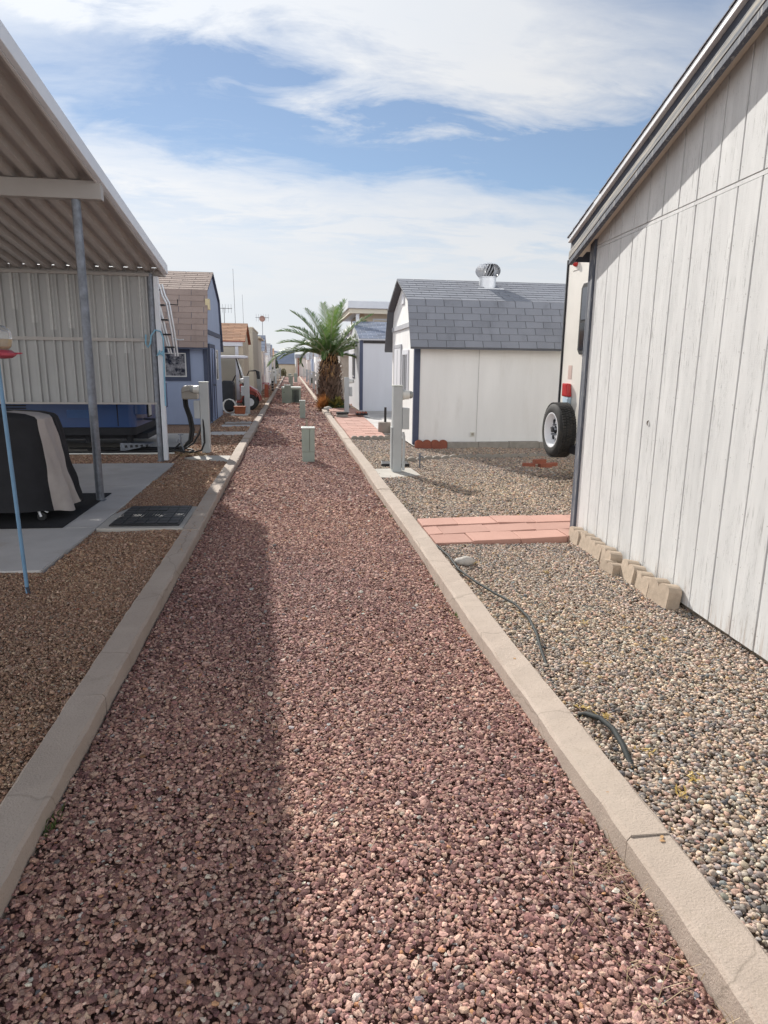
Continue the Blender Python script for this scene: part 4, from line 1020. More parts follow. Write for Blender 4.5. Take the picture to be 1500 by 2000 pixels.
obj('lid', MB().box(-.43, .43, 28.80, 29.65, .602, .69), m_util_top, ac, bevel=.03)
mb = MB()
for i in range(5): mb.box(.05+.055*i, .082+.055*i, 28.835, 28.849, .06, .56)
obj('louvre', mb, m_rvdark, ac)

# ------------------------------------------------------------------ left side beyond the blue shed
ts = building('tan_shed', 'tan shed with an orange brown shingle roof behind the golf cart', 'shed', -1.70, -1, 4.5, 25.0, 26.6, [(24.85,2.42),(26.6,3.12)], m_tan, m_sh_orange, [12], .5, over=.10, rake=m_brick, z0=.05)
obj('eave_board', MB().box(-6, -1.70, 24.9, 24.985, 2.24, 2.40), m_wht_wall2, ts)
dg = obj('door', MB().box(-4.4, -1.98, 24.955, 24.998, .06, 2.22), m_beige_wall, ts)
mb = MB(); mb.box(-1.975, -1.86, 24.94, 24.998, .06, 2.235); obj('door_trim', mb, m_wht_wall2, ts)
tb = thing('tall_beige_house', 'tall flat roofed beige house beyond the tan shed', 'house', (-1.72, 32, .05))
obj('wall', MB().box(-8, -1.72, 32, 37.2, .05, 3.22), m_beige_wall, tb)
obj('parapet', MB().box(-8.03, -1.69, 31.97, 37.23, 3.221, 3.29), m_tan2, tb, bevel=.01)
tb2 = thing('cream_house', 'cream flat roofed house with stepped top behind the tall beige house', 'house', (-1.72, 38.2, .05))
obj('wall', MB().box(-8, -1.78, 38.2, 42.6, .05, 3.02), m_tan2, tb2); obj('roof', MB().box(-8.1, -1.62, 38.1, 42.7, 3.021, 3.12), m_tan2, tb2)
obj('wall_step', MB().box(-8, -2.1, 39, 42, 3.121, 3.5), m_tan, tb2)
def far(label, y0, d, gx, sgn, ze, zr, wall, sh, rows=5, win=True, name='far_shed', cat='shed', group='sheds along the far alley'):
    b = building(name, label, cat, gx, sgn, 5, y0, y0+d/2, [(y0-.15,ze),(y0+d/2,zr)], wall, sh, [rows], .7, over=.12, rake=m_wht_wall2, z0=.05, back=False, group=group)
    if win: side_window(b, gx, sgn, y0+d*.35, y0+d*.6, 1.0, 1.8, m_wht_wall2, m_wht_wall2, m_glass_dk, .08)
    return b
far('pinkish white far shed with a blue grey roof beyond the cream house', 44, 4, -1.75, -1, 2.45, 3.5, m_pinkish, m_sh_bluegrey)
far('white far shed with pale grey roof on the left of the alley', 51, 4.5, -1.65, -1, 2.3, 3.2, m_wht_wall, m_sh_light)
far('pale blue far shed on the left of the alley', 58, 4, -1.7, -1, 2.3, 3.3, m_wht_wall2, m_sh_bluegrey)
far('tan far shed before the dark hedge on the left', 67, 4, -1.75, -1, 2.4, 3.2, m_tan, m_sh_orange)
far('white far shed at the end of the left row', 80, 5, -1.9, -1, 2.3, 3.1, m_pinkish, m_sh_light)
far('pale far shed right of the alley beyond the grey bungalow', 46, 4, 2.15, 1, 2.3, 3.2, m_wht_wall2, m_sh_bluegrey)
far('white far shed right of the alley with light roof', 55, 4.5, 2.0, 1, 2.3, 3.1, m_wht_wall, m_sh_light)
far('blue grey far shed right of the alley', 64, 4, 1.95, 1, 2.2, 3.1, m_blue_wall, m_sh_grey)
far('pinkish far shed right of the alley before its end', 75, 5, 1.8, 1, 2.2, 3.0, m_pinkish, m_sh_light)
eh = thing('end_house', 'tan house with a slate blue roof closing the end of the alley', 'house', (-.5, 98, 0))
obj('wall', MB().box(-6, .62, 98, 106, -.02, 1.80), m_tan, eh)
mb = MB(); mb.prism([(97.7,1.72),(97.7,1.80),(100.6,3.6),(103,3.65),(103,1.72)], 'x', -6.2, .58); obj('roof', mb, m_sh_bluegrey, eh)
eh2 = thing('end_house', 'pale house with rust red post right of the slate roofed end house', 'house', (2.0, 97, 0))
obj('wall', MB().box(.75, 6, 97, 104, -.02, 2.6), m_pinkish, eh2); obj('roof', MB().box(.66, 6.2, 96.7, 104.2, 2.601, 3.1), m_sh_light, eh2); obj('post', MB().box(.98, 1.12, 96.8, 96.95, 0, 2.6), m_woodpost, eh2)

# golf cart
gc = thing('golf_cart', 'red golf cart with a white roof parked by the tan shed', 'golf cart', (-1.9, 24.1, .05))
gy0, gy1 = 23.55, 24.65
mb = MB(); mb.prism([(-3.3,.30),(-1.35,.30),(-1.20,.50),(-1.25,.78),(-1.55,.80),(-1.75,.36),(-2.25,.36),(-2.35,.72),(-3.2,.72),(-3.3,.5)], 'y', gy0+.08, gy1-.08)
obj('body', mb, m_cart, gc, bevel=.03)
mb = MB()
ptsf = [(-1.42+.36*math.cos(R(a)), .36+.42*math.sin(R(a))) for a in range(150, -1, -15)]; pin = [(x*.9-1.42*.1, (z-.36)*.88+.36) for x, z in ptsf][::-1]
for ya, yb in ((gy0-.04, gy0+.22), (gy1-.22, gy1+.04)): obj('fender', MB().prism(ptsf+pin, 'y', ya, yb), m_cart, gc)
obj('cowl', MB().prism([(-1.75,.62),(-1.35,.62),(-1.2,.58),(-1.18,.72),(-1.45,.88),(-1.78,.95)], 'y', gy0+.15, gy1-.15), m_cart, gc, bevel=.03)
for x in (-1.42, -2.95):
    for y in (gy0+.06, gy1-.06):
        w = obj('wheel', MB().lathe([(.13,-.09),(.24,-.085),(.27,-.05),(.27,.05),(.24,.085),(.13,.09)], (x,y,.33), 24, 'y'), m_rubber, gc, smooth=True)
        obj('rim', MB().lathe([(.14,-.095),(.12,-.07),(.04,-.08),(.01,-.085)], (x,y,.33), 16, 'y'), m_alu, w, smooth=True)
obj('seat', MB().box(-2.9, -2.35, gy0+.1, gy1-.1, .73, .88), m_black, gc, bevel=.04); obj('backrest', MB().box(-3.0, -2.88, gy0+.1, gy1-.1, .9, 1.28), m_black, gc, bevel=.04)
for y in (gy0+.08, gy1-.08):
    obj('roof_post', MB().beam((-1.62,y,.85),(-1.85,y,1.80),.05,.04), m_black, gc); obj('roof_post', MB().beam((-3.1,y,.72),(-3.05,y,1.80),.04,.04), m_black, gc)
obj('roof', MB().box(-3.35, -1.50, gy0-.02, gy1+.02, 1.80, 1.90), m_cartroof, gc, bevel=.04)
obj('windshield', MB().prism([(-1.615,.95),(-1.60,.95),(-1.82,1.78),(-1.835,1.78)], 'y', gy0+.15, gy1-.15), glassy('clear_windshield', (.8,.85,.85), .9), gc)
obj('steering_wheel', MB().tube([(-1.98+.08*math.sin(t*.785), 23.85+.17*math.cos(t*.785), 1.08+.15*math.sin(t*.785)) for t in range(9)], .014, 6), m_black, gc)
obj('mirror', MB().tube([(-1.60,gy0+.05,1.0),(-1.42,gy0-.02,1.38),(-1.2,gy0-.05,1.4),(-1.13,gy0-.05,1.35),(-1.10,gy0-.05,1.12)], [.018,.018,.025,.06,.05], 8), m_black, gc, smooth=True)
obj('storage_bag', MB().box(-2.75, -2.3, gy0-.05, gy0+.07, .42, .66), m_black, gc, bevel=.03)
# things by the cart
b = obj('storage_bin', MB().prism([(-2.26,.10),(-1.86,.10),(-1.84,.92),(-1.88,1.02),(-1.96,1.07),(-2.24,1.08)], 'y', 22.35, 22.9), m_black, bevel=.05); tag(b, 'black rounded covered bin beside the blue shed door', 'bin')
mb = MB()
for k in range(4): mb.tube([(-1.96+.20*math.cos(t*.524)+.01*k, 21.55+.015*k, .31+.22*math.sin(t*.524)) for t in range(13)], .013, 6)
mb.tube([(-1.80,21.55,.2),(-1.72,21.5,.5),(-1.70,21.5,.3)], .012, 6)
tag(obj('coiled_hose', mb, m_meter, smooth=True), 'coiled white hose leaning beside the black bin', 'hose')
tag(obj('white_board', MB().box(-1.86, -1.35, 20.95, 21.35, .055, .10), m_meter, bevel=.006), 'low white board under the terracotta planter', 'board')
pt = thing('planter', 'terracotta planter box on the white board by the second left post', 'planter', (-1.6, 21.15, .1))
obj('box', MB().prism([(-1.74,.101),(-1.44,.101),(-1.42,.30),(-1.76,.30)], 'y', 21.04, 21.28), m_terra, pt, bevel=.01); obj('rim', MB().box(-1.775, -1.405, 21.02, 21.30, .301, .335), m_terra, pt, bevel=.006)
pedestal('meter_post', 'grey meter post beside the terracotta planter and golf cart', -1.40, 21.75, .05, 1.17, .16, .17, -1, -1, 'meter posts along the far alley')
LP = [(-1.60,34.5,'white leaning meter post beyond the golf cart fender'),(-1.34,49.5,'white far meter post behind the dark striped stack, left of the alley'),(-1.27,57,'white far meter post second behind the dark stack'),(-1.35,72,'pale far meter post near the hedge, left of the alley'),(-1.3,84,'palest far meter post by the end shrub, left of the alley')]
for x, y, lb in LP: pedestal('meter_post', lb, x, y, .05, 1.2, .18, .18, -1, -1, 'meter posts along the far alley')
RP = [(1.46,27.5,'grey far meter post left of the palm trunk'),(1.43,36.5,'white far meter post beyond the palm trunk, right of the alley'),(1.46,44,'grey far meter post beyond the palm, beside the pale far shed'),(1.50,54,'pale far meter post right of the alley by the light roofed shed'),(1.52,66,'far meter post right of the alley by the blue grey shed'),(1.55,82,'farthest meter post right of the alley')]
for x, y, lb in RP: pedestal('meter_post', lb, x, y, .05, 1.15, .16, .16, 1, 1, 'meter posts along the far alley')
pedestal('meter_post', 'pale meter post standing at the navy trimmed shed by the bricks', 1.765, 21.55, .06, 1.17, .15, .17, 1, 1)
tag(obj('brick_pillar', MB().prism([(-1.27,0),(-1.07,0),(-1.09,.70),(-1.26,.70)], 'y', 32.3, 32.6), m_woodpost, bevel=.01), 'short rust red pillar by the left kerb beyond the cart', 'pillar')
mb = MB()
for k in range(4): mb.box(-1.16, -1.04, 40.5, 40.62, .07+.16*k, .19+.16*k)
sk = obj('block_stack', MB().box(-1.135, -1.065, 40.53, 40.60, .05, .72), m_meter); tag(sk, 'stack of dark blocks with pale gaps by the left kerb', 'stack'); obj('dark_block', mb, m_rvdark, sk)
ch = thing('garden_chair', 'magenta garden chair among the far left meter posts', 'chair', (-1.6, 44, .05))
obj('seat', MB().box(-1.85, -1.4, 43.8, 44.2, .42, .47), m_magenta, ch); obj('backrest', MB().box(-1.88, -1.83, 43.8, 44.2, .47, .95), m_magenta, ch)
for x in (-1.82, -1.43):
    for y in (43.83, 44.17): obj('leg', MB().box(x-.02, x+.02, y-.02, y+.02, .05, .419), m_magenta, ch)
sb2 = thing('concrete_post_base', 'round concrete bucket base with a black post by the gambrel shed door', 'post base', (2.16, 15.5, .06))
obj('base', MB().lathe([(.145,.06),(.15,.08),(.15,.30),(.14,.315)], (2.16,15.5,0), 20), M('bucket_concrete', (.30,.27,.24), .9), sb2, smooth=True); obj('post', MB().lathe([(.028,.30),(.028,.66)], (2.18,15.5,0), 12), m_black, sb2, smooth=True)
for x, y, z, rz, lb in ((1.50,20.10,.09,.1,'grey block lying on the pavers left of the pale post'),(1.52,20.12,.165,.3,'dark brick lying on top of the grey block by the pale post')):
    o = obj('loose_block', MB().obox((0,0,.035), (.34,.17,.07)), m_grey_block if z < .1 else m_rubber, bevel=.006); o.location = (x, y, z); o.rotation_euler.z = rz; tag(o, lb, 'block')
pc = obj('dark_pallet', MB().box(1.95, 2.3, 20.2, 20.5, .13, .19), m_rvdark, bevel=.006); tag(pc, 'dark low slatted tray right of the pale post', 'tray'); mb = MB()
for i in range(4): mb.box(1.96+.09*i, 2.01+.09*i, 20.19, 20.51, .191, .23)
obj('slat', mb, m_red_block, pc)

# antennas
def mast(label, x, y, z0, z1, r=.02): return tag(obj('antenna_mast', MB().tube([(x,y,z0),(x-.02,y,(z0+z1)/2),(x-.06,y,z1)], [r,r*.8,r*.5], 6), m_antenna), label, 'antenna')
mast('tallest thin whip antenna above the tan shed roof', -3.07, 40, .0, 6.85, .022); mast('shorter thin whip antenna right of the tallest one', -2.62, 40.3, .0, 5.5, .018)
def tvant(label, x, y, z0, z1, mat):
    a = thing('television_antenna', label, 'antenna', (x, y, z0)); obj('mast', MB().tube([(x,y,z0),(x,y,z1)], .022, 6), m_antenna, a)
    mb = MB(); mb.beam((x-.45,y,z1-.05),(x+.45,y,z1-.05),.03,.03)
    for k in range(6): xx = x-.4+.16*k; mb.beam((xx,y-.3,z1-.05),(xx,y+.3,z1-.05),.015,.015); mb.beam((xx,y,z1-.3),(xx,y,z1+.18),.015,.015)
    obj('elements', mb, mat, a)
tvant('pale spiky television antenna behind the blue shed', -3.7, 40, 0, 4.75, m_antenna)
tvant('television antenna on a tall mast above the far left roofs', -1.85, 47, 0, 4.75, m_antenna)
a_ = thing('signal_dish', 'small round rust dish near the top of the far mast', 'dish', (-1.85, 46.9, 4.6)); obj('dish', MB().lathe([(.02,-.04),(.16,-.02),(.2,.03)], (-1.85,46.85,4.62), 14, 'y'), M('rust_dish', (.33,.20,.17), .7), a_, smooth=True)

# ------------------------------------------------------------------ palm
def leaf_mat(name, c, c2, trans=.25):
    t = NT(name); g = t.new('ShaderNodeNewGeometry'); k = t.mix(g.outputs['Random Per Island'], c, c2)
    t.set(Base_Color=k, Roughness=.5, Specular_IOR_Level=.4)
    tl = t.new('ShaderNodeBsdfTranslucent'); t.link(k, tl.inputs['Color']); mx = t.new('ShaderNodeMixShader', Fac=trans); t.link(t.b.outputs[0], mx.inputs[1]); t.link(tl.outputs[0], mx.inputs[2]); t.link(mx.outputs[0], t.out.inputs['Surface'])
    return t.mat
m_frond = leaf_mat('palm_leaflet', (.055,.115,.032), (.13,.21,.065), .35)
m_frond_y = leaf_mat('young_palm_leaflet', (.10,.17,.035), (.17,.25,.06), .35)
m_rachis = M('palm_rachis', (.26,.27,.15), .6, .15, 6)
m_boot = leaf_mat('palm_boot', (.085,.055,.04), (.25,.17,.125), .0)
m_fibre = leaf_mat('palm_fibre', (.30,.13,.05), (.55,.36,.18), .1)
palm = thing('palm_tree', 'stocky palm with feathery fronds on the right of the alley', 'palm', (1.42, 24.85, 0))
PC = Vector((1.42, 24.85, 0)); pr_ = random.Random(11)
obj('trunk', MB().lathe([(.46,-.02),(.44,.3),(.38,.8),(.34,1.15),(.33,1.45),(.30,1.8),(.18,2.1)], PC, 24), M('palm_trunk', (.045,.03,.022), .95, .3, 8), palm, smooth=True)
mb = MB()
for i in range(300):
    z = .05+1.5*i/300; a = i*2.399; rr = .46-.12*min(1, z/1.1); up = pr_.uniform(.13,.25); wd = pr_.uniform(.06,.105)
    d = Vector((math.cos(a), math.sin(a), 0)); s = Vector((-d.y, d.x, 0)); p = PC+d*(rr-.02)+Vector((0,0,z))
    tip = p + d*pr_.uniform(.07,.17) + Vector((0,0,up)); mid = p+d*.05+Vector((0,0,up*.4))
    mb.add([p-s*wd, p+s*wd, mid+s*wd*.7, mid-s*wd*.7, tip+s*wd*.3, tip-s*wd*.3, p-d*.05], [(0,1,2,3),(3,2,4,5),(0,3,5,6),(1,6,4,2)])
obj('boots', mb, m_boot, palm)
mb = MB()
for i in range(420):
    a = pr_.uniform(0,6.283); z = pr_.uniform(1.25,2.1); d = Vector((math.cos(a), math.sin(a), 0)); s = Vector((-d.y, d.x, 0)); p = PC+d*pr_.uniform(.30,.40)+Vector((0,0,z))
    L = pr_.uniform(.15,.40); q = p + d*pr_.uniform(.04,.22)+Vector((0,0,-L*.75+pr_.uniform(0,.3))); w_ = pr_.uniform(.010,.026)
    mb.add([p-s*w_, p+s*w_, q+s*w_*.4, q-s*w_*.4], [(0,1,2,3)])
obj('fibres', mb, m_fibre, palm)
def frond(az, el, L, droop, young=False, twist=0., dens=46):
    mb = MB(); a = R(az); base = PC+Vector((math.cos(a)*.12, math.sin(a)*.12, 1.92)); n = 22; pts = [base]; dirs = []
    for i in range(n):
        u = i/n; e = R(el - droop*u**1.4); ta = a+twist*u; d = Vector((math.cos(e)*math.cos(ta), math.cos(e)*math.sin(ta), math.sin(e))); dirs.append(d); pts.append(pts[-1]+d*L/n)
    dirs.append(dirs[-1])
    mb.tube(pts, [.030*(1-.85*i/n)+.003 for i in range(n+1)], 6); mb.mi = 1
    for k in range(dens):
        u = .13+.87*k/(dens-1); f = u*n; i = min(int(f), n-1); p = pts[i].lerp(pts[i+1], f-i); d = dirs[i]
        side = d.cross(Vector((0,0,1)));
        side = side.normalized() if side.length > .05 else Vector((-math.sin(a), math.cos(a), 0)); up = side.cross(d).normalized()
        ln = L*.235*(math.sin(math.pi*(.12+.80*u))**.75)*pr_.uniform(.85,1.12)
        for s in (-1, 1):
            v = (d*(.55+.55*u) + side*s*pr_.uniform(.75,1.0) + up*pr_.uniform(.25,.6)).normalized()
            w_ = pr_.uniform(.011,.017); wv = d.cross(v).cross(v).normalized()
            m_ = p+v*ln*.45; t_ = p+v*ln+Vector((0,0,-.16*ln))
            mb.add([p-wv*w_*.5, p+wv*w_*.5, m_+wv*w_, m_-wv*w_, t_], [(0,1,2,3),(3,2,4)])
    return obj('frond', mb, [m_rachis, m_frond_y if young else m_frond], palm)
# fronds seen at the sides first (azimuth 0 = right, 180 = left, -90 = towards the camera)
for az, el, L, dr_, yg in [(178,50,2.05,62,0),(172,36,1.85,55,0),(186,20,1.75,60,0),(183,22,2.3,80,0),(192,38,1.35,150,0),(168,66,2.05,38,0),
        (2,62,2.1,40,0),(8,48,2.0,42,0),(-6,38,1.8,40,0),(12,28,1.6,45,0),(-14,14,1.2,70,0),(100,76,2.15,28,1),(60,74,2.15,30,0),(130,70,2.1,35,0),
        (-90,72,2.0,40,1),(-110,62,1.7,60,0),(-130,50,1.6,80,0),(-50,48,1.6,75,0),(-90,48,1.5,80,0),(-150,40,1.5,75,0),(-30,36,1.5,65,0),
        (90,50,1.8,60,0),(50,40,1.7,60,0),(130,40,1.7,60,0),(-100,30,1.2,90,0),(-75,34,1.2,85,0),(150,55,1.9,50,0),(30,60,2.0,45,0),(-60,80,2.05,28,0)]:
    frond(az+pr_.uniform(-4,4), el, L, dr_, bool(yg), pr_.uniform(-.15,.15))

def blade_clump(name, label, cat, c, n, lmin, lmax, wd, elmin, elmax, mat, seed, bend=.5):
    r2 = random.Random(seed); mb = MB(); c = Vector(c)
    for i in range(n):
        a = r2.uniform(0,6.283); e = R(r2.uniform(elmin,elmax)); L = r2.uniform(lmin,lmax); d = Vector((math.cos(a)*math.cos(e), math.sin(a)*math.cos(e), math.sin(e))); s = Vector((-math.sin(a), math.cos(a), 0)); w_ = wd*r2.uniform(.7,1.3)
        o_ = c+Vector((r2.gauss(0,.06), r2.gauss(0,.06), 0)); pts = [o_+d*L*u-Vector((0,0,1))*bend*L*u*u*math.cos(e) for u in (0,.35,.7,1)]
        ws = [w_*.5, w_, w_*.8, .002]; b0 = len(mb.v)
        for p, w2 in zip(pts, ws): mb.v += [tuple(p-s*w2), tuple(p+s*w2)]
        for k in range(3): mb.f.append((b0+2*k, b0+2*k+1, b0+2*k+3, b0+2*k+2)); mb.m.append(0)
    return tag(obj(name, mb, mat), label, cat)
blade_clump('spiky_shrub', 'orange brown spiky shrub at the left foot of the palm', 'shrub', (1.13,24.1,.05), 420, .32, .68, .012, 10, 85, leaf_mat('orange_blade', (.28,.10,.03), (.46,.21,.07), .25), 4, .35)
blade_clump('leafy_shrub', 'dark green and yellow broad leaved shrub at the foot of the palm', 'shrub', (1.62,23.95,.05), 190, .35, .80, .06, 5, 75, leaf_mat('olive_blade', (.06,.075,.02), (.30,.25,.06), .2), 5, .6)
tag(obj('shrub_mound', MB().lathe([(.5,0),(.44,.18),(.25,.34),(.02,.38)], (1.66,24.1,.0), 12), m_green_dk), 'dark leaf mound under the broad leaved shrub', 'shrub')

def bush(label, c, rad, n, ls, mat, seed, name='bush', cat='bush'):
    r2 = random.Random(seed); root = thing(name, label, cat, c); c = Vector(c); mb = MB(); lobes = [(Vector((r2.gauss(0,.4)*rad[0], r2.gauss(0,.4)*rad[1], rad[2]*r2.uniform(.3,1.5))), r2.uniform(.4,.75)) for _ in range(9)]
    for i in range(n):
        lc, lr = r2.choice(lobes); v = Vector((r2.gauss(0,1), r2.gauss(0,1), r2.gauss(0,1))).normalized()*r2.uniform(.5,1)**.5
        p = c+lc+Vector((v.x*rad[0], v.y*rad[1], v.z*rad[2]))*lr; p.z = max(p.z, c.z+.03)
        a = Vector((r2.gauss(0,1), r2.gauss(0,1), r2.gauss(0,1))).normalized(); b_ = a.cross(Vector((r2.gauss(0,1), r2.gauss(0,1), r2.gauss(0,1)))).normalized(); s = ls*r2.uniform(.6,1.4)
        mb.add([p-a*s, p+b_*s*.5, p+a*s, p-b_*s*.5], [(0,1,2,3)])
    obj('foliage', mb, mat, root); obj('stem', MB().tube([c, c+Vector((0,0,rad[2]*1.2))], [.05,.02], 6), m_boot, root)
    return root
m_olive = leaf_mat('olive_leaf', (.10,.10,.05), (.24,.22,.12), .15); m_dkleaf = leaf_mat('dark_leaf', (.012,.028,.010), (.05,.09,.03), .2)
bush('dry olive bush before the tan end house', (-1.0,95.5,0), (.55,.5,.55), 900, .09, m_olive, 3)
bush('dark green clipped bush among the far left posts', (-1.95,63,.05), (.45,.6,.75), 1200, .08, m_dkleaf, 6)
bush('tall dark cypress at the end of the left row', (-2.2,90,.05), (.6,.7,1.5), 1600, .1, m_dkleaf, 8, 'cypress_tree', 'tree')
bush('dark shrub beside the far right meter posts', (1.95,58.5,.05), (.35,.5,.4), 600, .06, m_dkleaf, 9)

# small litter: weeds, straw and leaves
def tufts(name, label, cat, spots, mat, seed, ll=(.03,.09), wd=.0016, elr=(15,80), kind=None, n=18):
    r2 = random.Random(seed); mb = MB()
    for x, y, z in spots:
        for i in range(n):
            a = r2.uniform(0,6.283); e = R(r2.uniform(*elr)); L = r2.uniform(*ll); p = Vector((x+r2.gauss(0,.015), y+r2.gauss(0,.015), z)); d = Vector((math.cos(a)*math.cos(e), math.sin(a)*math.cos(e), math.sin(e))); s = Vector((-math.sin(a), math.cos(a), 0))*wd
            q = p+d*L*.6; t_ = p+d*L-Vector((0,0,L*.15)); mb.add([p-s, p+s, q+s, q-s, t_], [(0,1,2,3),(3,2,4)])
    return tag(obj(name, mb, mat), label, cat, kind=kind)
m_straw = leaf_mat('straw', (.26,.18,.10), (.48,.37,.22), .1); m_weed = leaf_mat('weed_leaf', (.06,.09,.03), (.12,.16,.05), .2); m_yel = leaf_mat('yellow_weed', (.36,.24,.06), (.50,.36,.12), .2)
r3 = random.Random(21)
tufts('dry_grass', 'dry straw strands lying in the red gravel beside the near right kerb', 'grass', [(1.05-abs(r3.gauss(0,.11)), r3.uniform(.75,1.8), .014) for _ in range(60)], m_straw, 1, (.04,.14), .0009, (3,40), 'stuff', 3)
tufts('dry_grass', 'dry twigs scattered over the red gravel', 'grass', [(r3.uniform(-.8,1.0), r3.uniform(1.0,4.5), .018) for _ in range(60)], m_straw, 2, (.05,.12), .0008, (0,12), 'stuff', 1)
tufts('weed', 'small green weed against the near left kerb', 'weed', [(-.862,2.14,.0),(-.855,2.10,0),(-.865,2.19,0)], m_weed, 3, (.03,.075), .004, (20,80))
tufts('weed', 'thin weeds along the foot of the right kerb', 'weed', [(1.05, y, .0) for y in (4.0,4.6,5.1,6.2,6.9,7.4)], m_weed, 4, (.02,.05), .003, (20,80), 'stuff')
tufts('dry_leaves', 'yellow dry leaves scattered on the pebbles', 'leaves', [(1.30,2.62,.075),(1.36,2.52,.075),(1.42,2.25,.08),(1.40,1.98,.08),(1.5,2.05,.08),(1.52,3.05,.08),(1.75,3.6,.08),(1.42,4.9,.08),(2.1,3.3,.08),(1.9,4.6,.08),(2.2,8.6,.07),(2.6,9.2,.07)], m_yel, 5, (.015,.04), .0035, (0,40), 'stuff', 12)
tufts('dry_leaves', 'dark leaf crumbs lying on the left kerb top', 'leaves', [(-.955+r3.uniform(-.05,.05), r3.uniform(5.4,8.0), .102) for _ in range(26)], m_fibre, 6, (.012,.03), .004, (0,30), 'stuff', 2)
tufts('dry_leaves', 'few brown leaf scraps on the right kerb top', 'leaves', [(1.13,3.1,.102),(1.12,1.98,.102),(1.165,1.72,.102)], m_fibre, 7, (.012,.022), .005, (0,15), 'stuff', 2)

# ------------------------------------------------------------------ sky, sun, camera
SUN = Vector((-.515, 1.45, 1.0)).normalized()
elev = math.asin(SUN.z); azim = math.atan2(SUN.x, SUN.y)
world = bpy.data.worlds.new('World'); scene.world = world; world.use_nodes = True
nt = world.node_tree; nt.nodes.clear()
class WT(NT):
    def __init__(s): s.n = nt.nodes; s.l = nt.links
t = WT()
sky = t.new('ShaderNodeTexSky', sky_type='NISHITA'); sky.sun_disc = False; sky.sun_elevation = elev; sky.sun_rotation = azim; sky.dust_density = 0.05; sky.air_density = 1.0; sky.ozone_density = 3.0
bg = t.new('ShaderNodeBackground'); bg.inputs['Strength'].default_value = .075; t.link(sky.outputs[0], bg.inputs['Color'])
tc = t.new('ShaderNodeTexCoord'); nrm_ = t.new('ShaderNodeVectorMath', operation='NORMALIZE'); t.link(tc.outputs['Generated'], nrm_.inputs[0])
sp = t.new('ShaderNodeSeparateXYZ'); t.link(nrm_.outputs[0], sp.inputs[0]); dx, dy, dz = sp.outputs
zc = t.math('MAXIMUM', dz, 0.)
el = t.math('MULTIPLY', t.math('ARCSINE', zc), 57.2958)
az = t.math('MULTIPLY', t.math('ARCTAN2', dx, dy), 57.2958)
k = t.math('DIVIDE', 1., t.math('ADD', zc, .16))
cv = t.new('ShaderNodeCombineXYZ'); t.link(t.math('MULTIPLY', dx, k), cv.inputs[0]); t.link(t.math('MULTIPLY', dy, k), cv.inputs[1])
def cn(scale, detail, rough, off=(0,0,0), stretch=(1,1,1), rot=0., dist=0.):
    mp = t.new('ShaderNodeMapping'); mp.inputs['Location'].default_value = off; mp.inputs['Scale'].default_value = stretch; mp.inputs['Rotation'].default_value = (0,0,rot); t.link(cv.outputs[0], mp.inputs['Vector'])
    n = t.new('ShaderNodeTexNoise', Scale=scale, Detail=detail, Roughness=rough, Distortion=dist); t.link(mp.outputs[0], n.inputs['Vector']); return n.outputs['Fac']
n_big = cn(1.1, 6, .55, (3.1,1.7,0), (1,1.25,1), .3, .4)
n_mid = cn(3.2, 8, .62, (7.3,2.2,0), (.8,1.7,1), .45, .6)
n_fin = cn(9.0, 8, .65, (1.2,9.4,0), (.6,1.8,1), .5, .5)
# cirrus bands: warped elevation picks open sky or cloud
wel = t.math('ADD', el, t.math('ADD', t.math('MULTIPLY', t.math('SUBTRACT', n_big, .5), 9.), t.math('MULTIPLY', t.math('SUBTRACT', n_mid, .5), 7.)))
wel = t.math('ADD', wel, t.math('MULTIPLY', az, .10))
band = t.ramp(t.math('DIVIDE', wel, 60., clamp=True), [(0.,.92),(.13,.90),(.175,.70),(.205,.86),(.235,.66),(.268,.10),(.322,.05),(.355,.60),(.392,.90),(.44,.86),(.54,.30),(.7,.08),(1.,.05)])
right = t.ramp(t.math('DIVIDE', t.math('SUBTRACT', az, 16.), 30., clamp=True), [(0.,0.),(.5,.45),(1.,.3)])
low = t.ramp(t.math('DIVIDE', el, 30., clamp=True), [(.30,0.),(.45,1.)])
d = t.math('SUBTRACT', band, t.math('MULTIPLY', right, low))
left = t.math('MULTIPLY', t.ramp(t.math('DIVIDE', t.math('SUBTRACT', -4., az), 16., clamp=True), [(0.,0.),(1.,1.)]), t.ramp(t.math('DIVIDE', el, 30., clamp=True), [(.55,0.),(.68,.55),(.76,1.)]))
d = t.math('ADD', d, t.math('MULTIPLY', left, .75))
d = t.math('ADD', d, t.math('ADD', t.math('MULTIPLY', t.math('SUBTRACT', n_mid, .5), .75), t.math('MULTIPLY', t.math('SUBTRACT', n_fin, .5), .35)))
fill_clouds = t.math('MULTIPLY', t.ramp(t.math('MULTIPLY_ADD', dy, -.5, .5), [(.40, 0.), (.62, 1.)]), t.ramp(dz, [(.26, 1.), (.48, .05)]))  # added out-of-view clouds low behind the viewer, for fill light
dens = t.math('MAXIMUM', t.ramp(d, [(.12, 0.), (.85, .97)]), t.math('MULTIPLY', fill_clouds, .92))
dens = t.math('MULTIPLY_ADD', dens, .87, .11)   # thin high veil
gl = t.new('ShaderNodeVectorMath', operation='DOT_PRODUCT'); t.link(nrm_.outputs[0], gl.inputs[0]); gl.inputs[1].default_value = SUN
glow = t.math('POWER', t.math('MAXIMUM', gl.outputs['Value'], 0.), 7.)
cc = t.mix(t.ramp(n_big, [(.35, 0.), (.65, 1.)]), (.80,.835,.885), (.88,.885,.895))
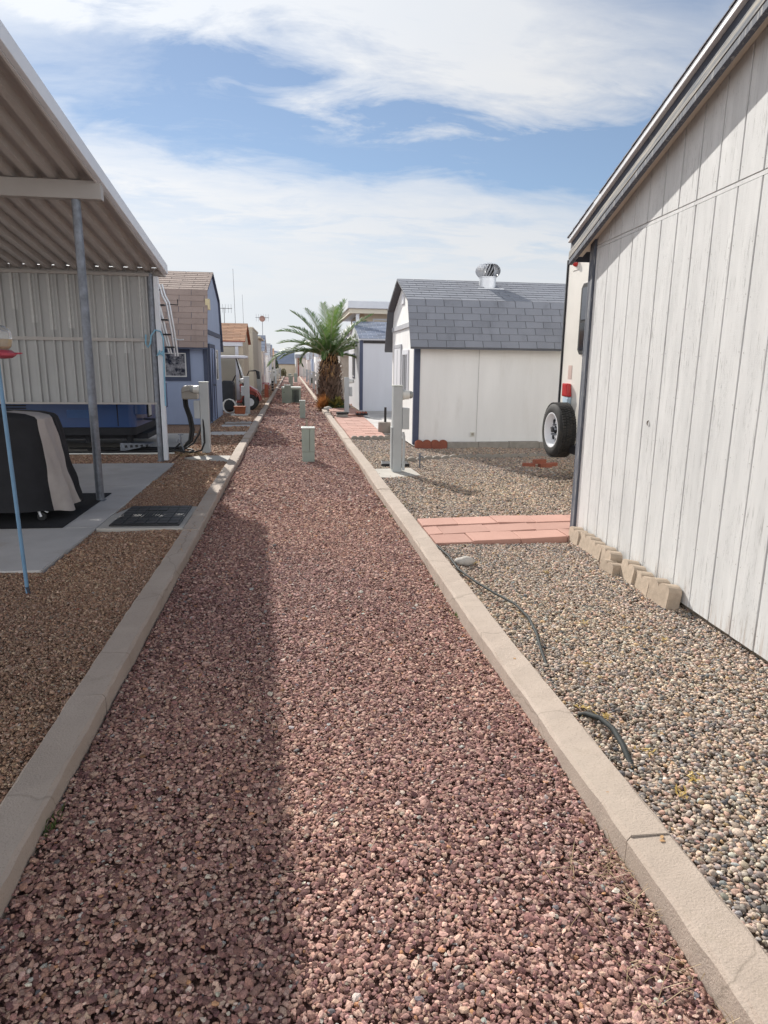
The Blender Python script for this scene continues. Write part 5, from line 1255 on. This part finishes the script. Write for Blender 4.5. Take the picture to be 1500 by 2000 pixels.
cc = t.mix(t.math('MULTIPLY', t.math('SUBTRACT', 1., t.math('DIVIDE', el, 14., clamp=True), clamp=True), .5), cc, (.83,.855,.88))
bc = t.new('ShaderNodeBackground'); t.link(cc, bc.inputs['Color']); # clouds behind the viewer get added brightness, unseen fill for shaded walls
back = t.math('MULTIPLY', t.ramp(t.math('MULTIPLY_ADD', dy, -.5, .5), [(.36, 0.), (.62, 1.)]), t.ramp(dz, [(.26, 1.), (.48, 0.)]))
t.link(t.math('ADD', t.math('MULTIPLY_ADD', glow, .25, .70), t.math('MULTIPLY', back, 1.5)), bc.inputs['Strength'])
mx = t.new('ShaderNodeMixShader'); t.link(dens, mx.inputs[0]); t.link(bg.outputs[0], mx.inputs[1]); t.link(bc.outputs[0], mx.inputs[2])
wo = t.new('ShaderNodeOutputWorld'); t.link(mx.outputs[0], wo.inputs['Surface'])

sl = bpy.data.lights.new('Sun', 'SUN'); sl.energy = 5.0; sl.angle = R(.6); sl.color = (1., .955, .885)
so = bpy.data.objects.new('Sun', sl); col.objects.link(so); so.rotation_euler = (-SUN).to_track_quat('-Z', 'Y').to_euler(); so.location = SUN*40

cam = bpy.data.cameras.new('Camera'); co = bpy.data.objects.new('Camera', cam); col.objects.link(co); scene.camera = co
Rv = Vector((.9905806, -.0181017, .1357291)); Fv = Vector((-.1364304, -.2151402, .9670064)); Uv = Vector((.0116964, -.9764154, -.2155833))
# camera axes in the place's axes (x right, y along the alley, z up)
cx_ = Vector((Rv[0], Fv[0], Uv[0])); cy_ = Vector((Rv[1], Fv[1], Uv[1])); cz2 = Vector((Rv[2], Fv[2], Uv[2]))
M3 = Matrix((cx_, -cy_, -cz2)).transposed()
co.matrix_world = Matrix.Translation((0, 0, 1.6)) @ M3.to_4x4()
cam.sensor_fit = 'HORIZONTAL'; cam.sensor_width = 36; cam.lens = 36*1290/1500; cam.clip_end = 2000; cam.clip_start = .05
vs = scene.view_settings; vs.view_transform = 'Standard'; vs.look = 'None'; vs.exposure = 0.36; vs.gamma = 1; vs.use_curve_mapping = False
scene.cycles.max_bounces = 8
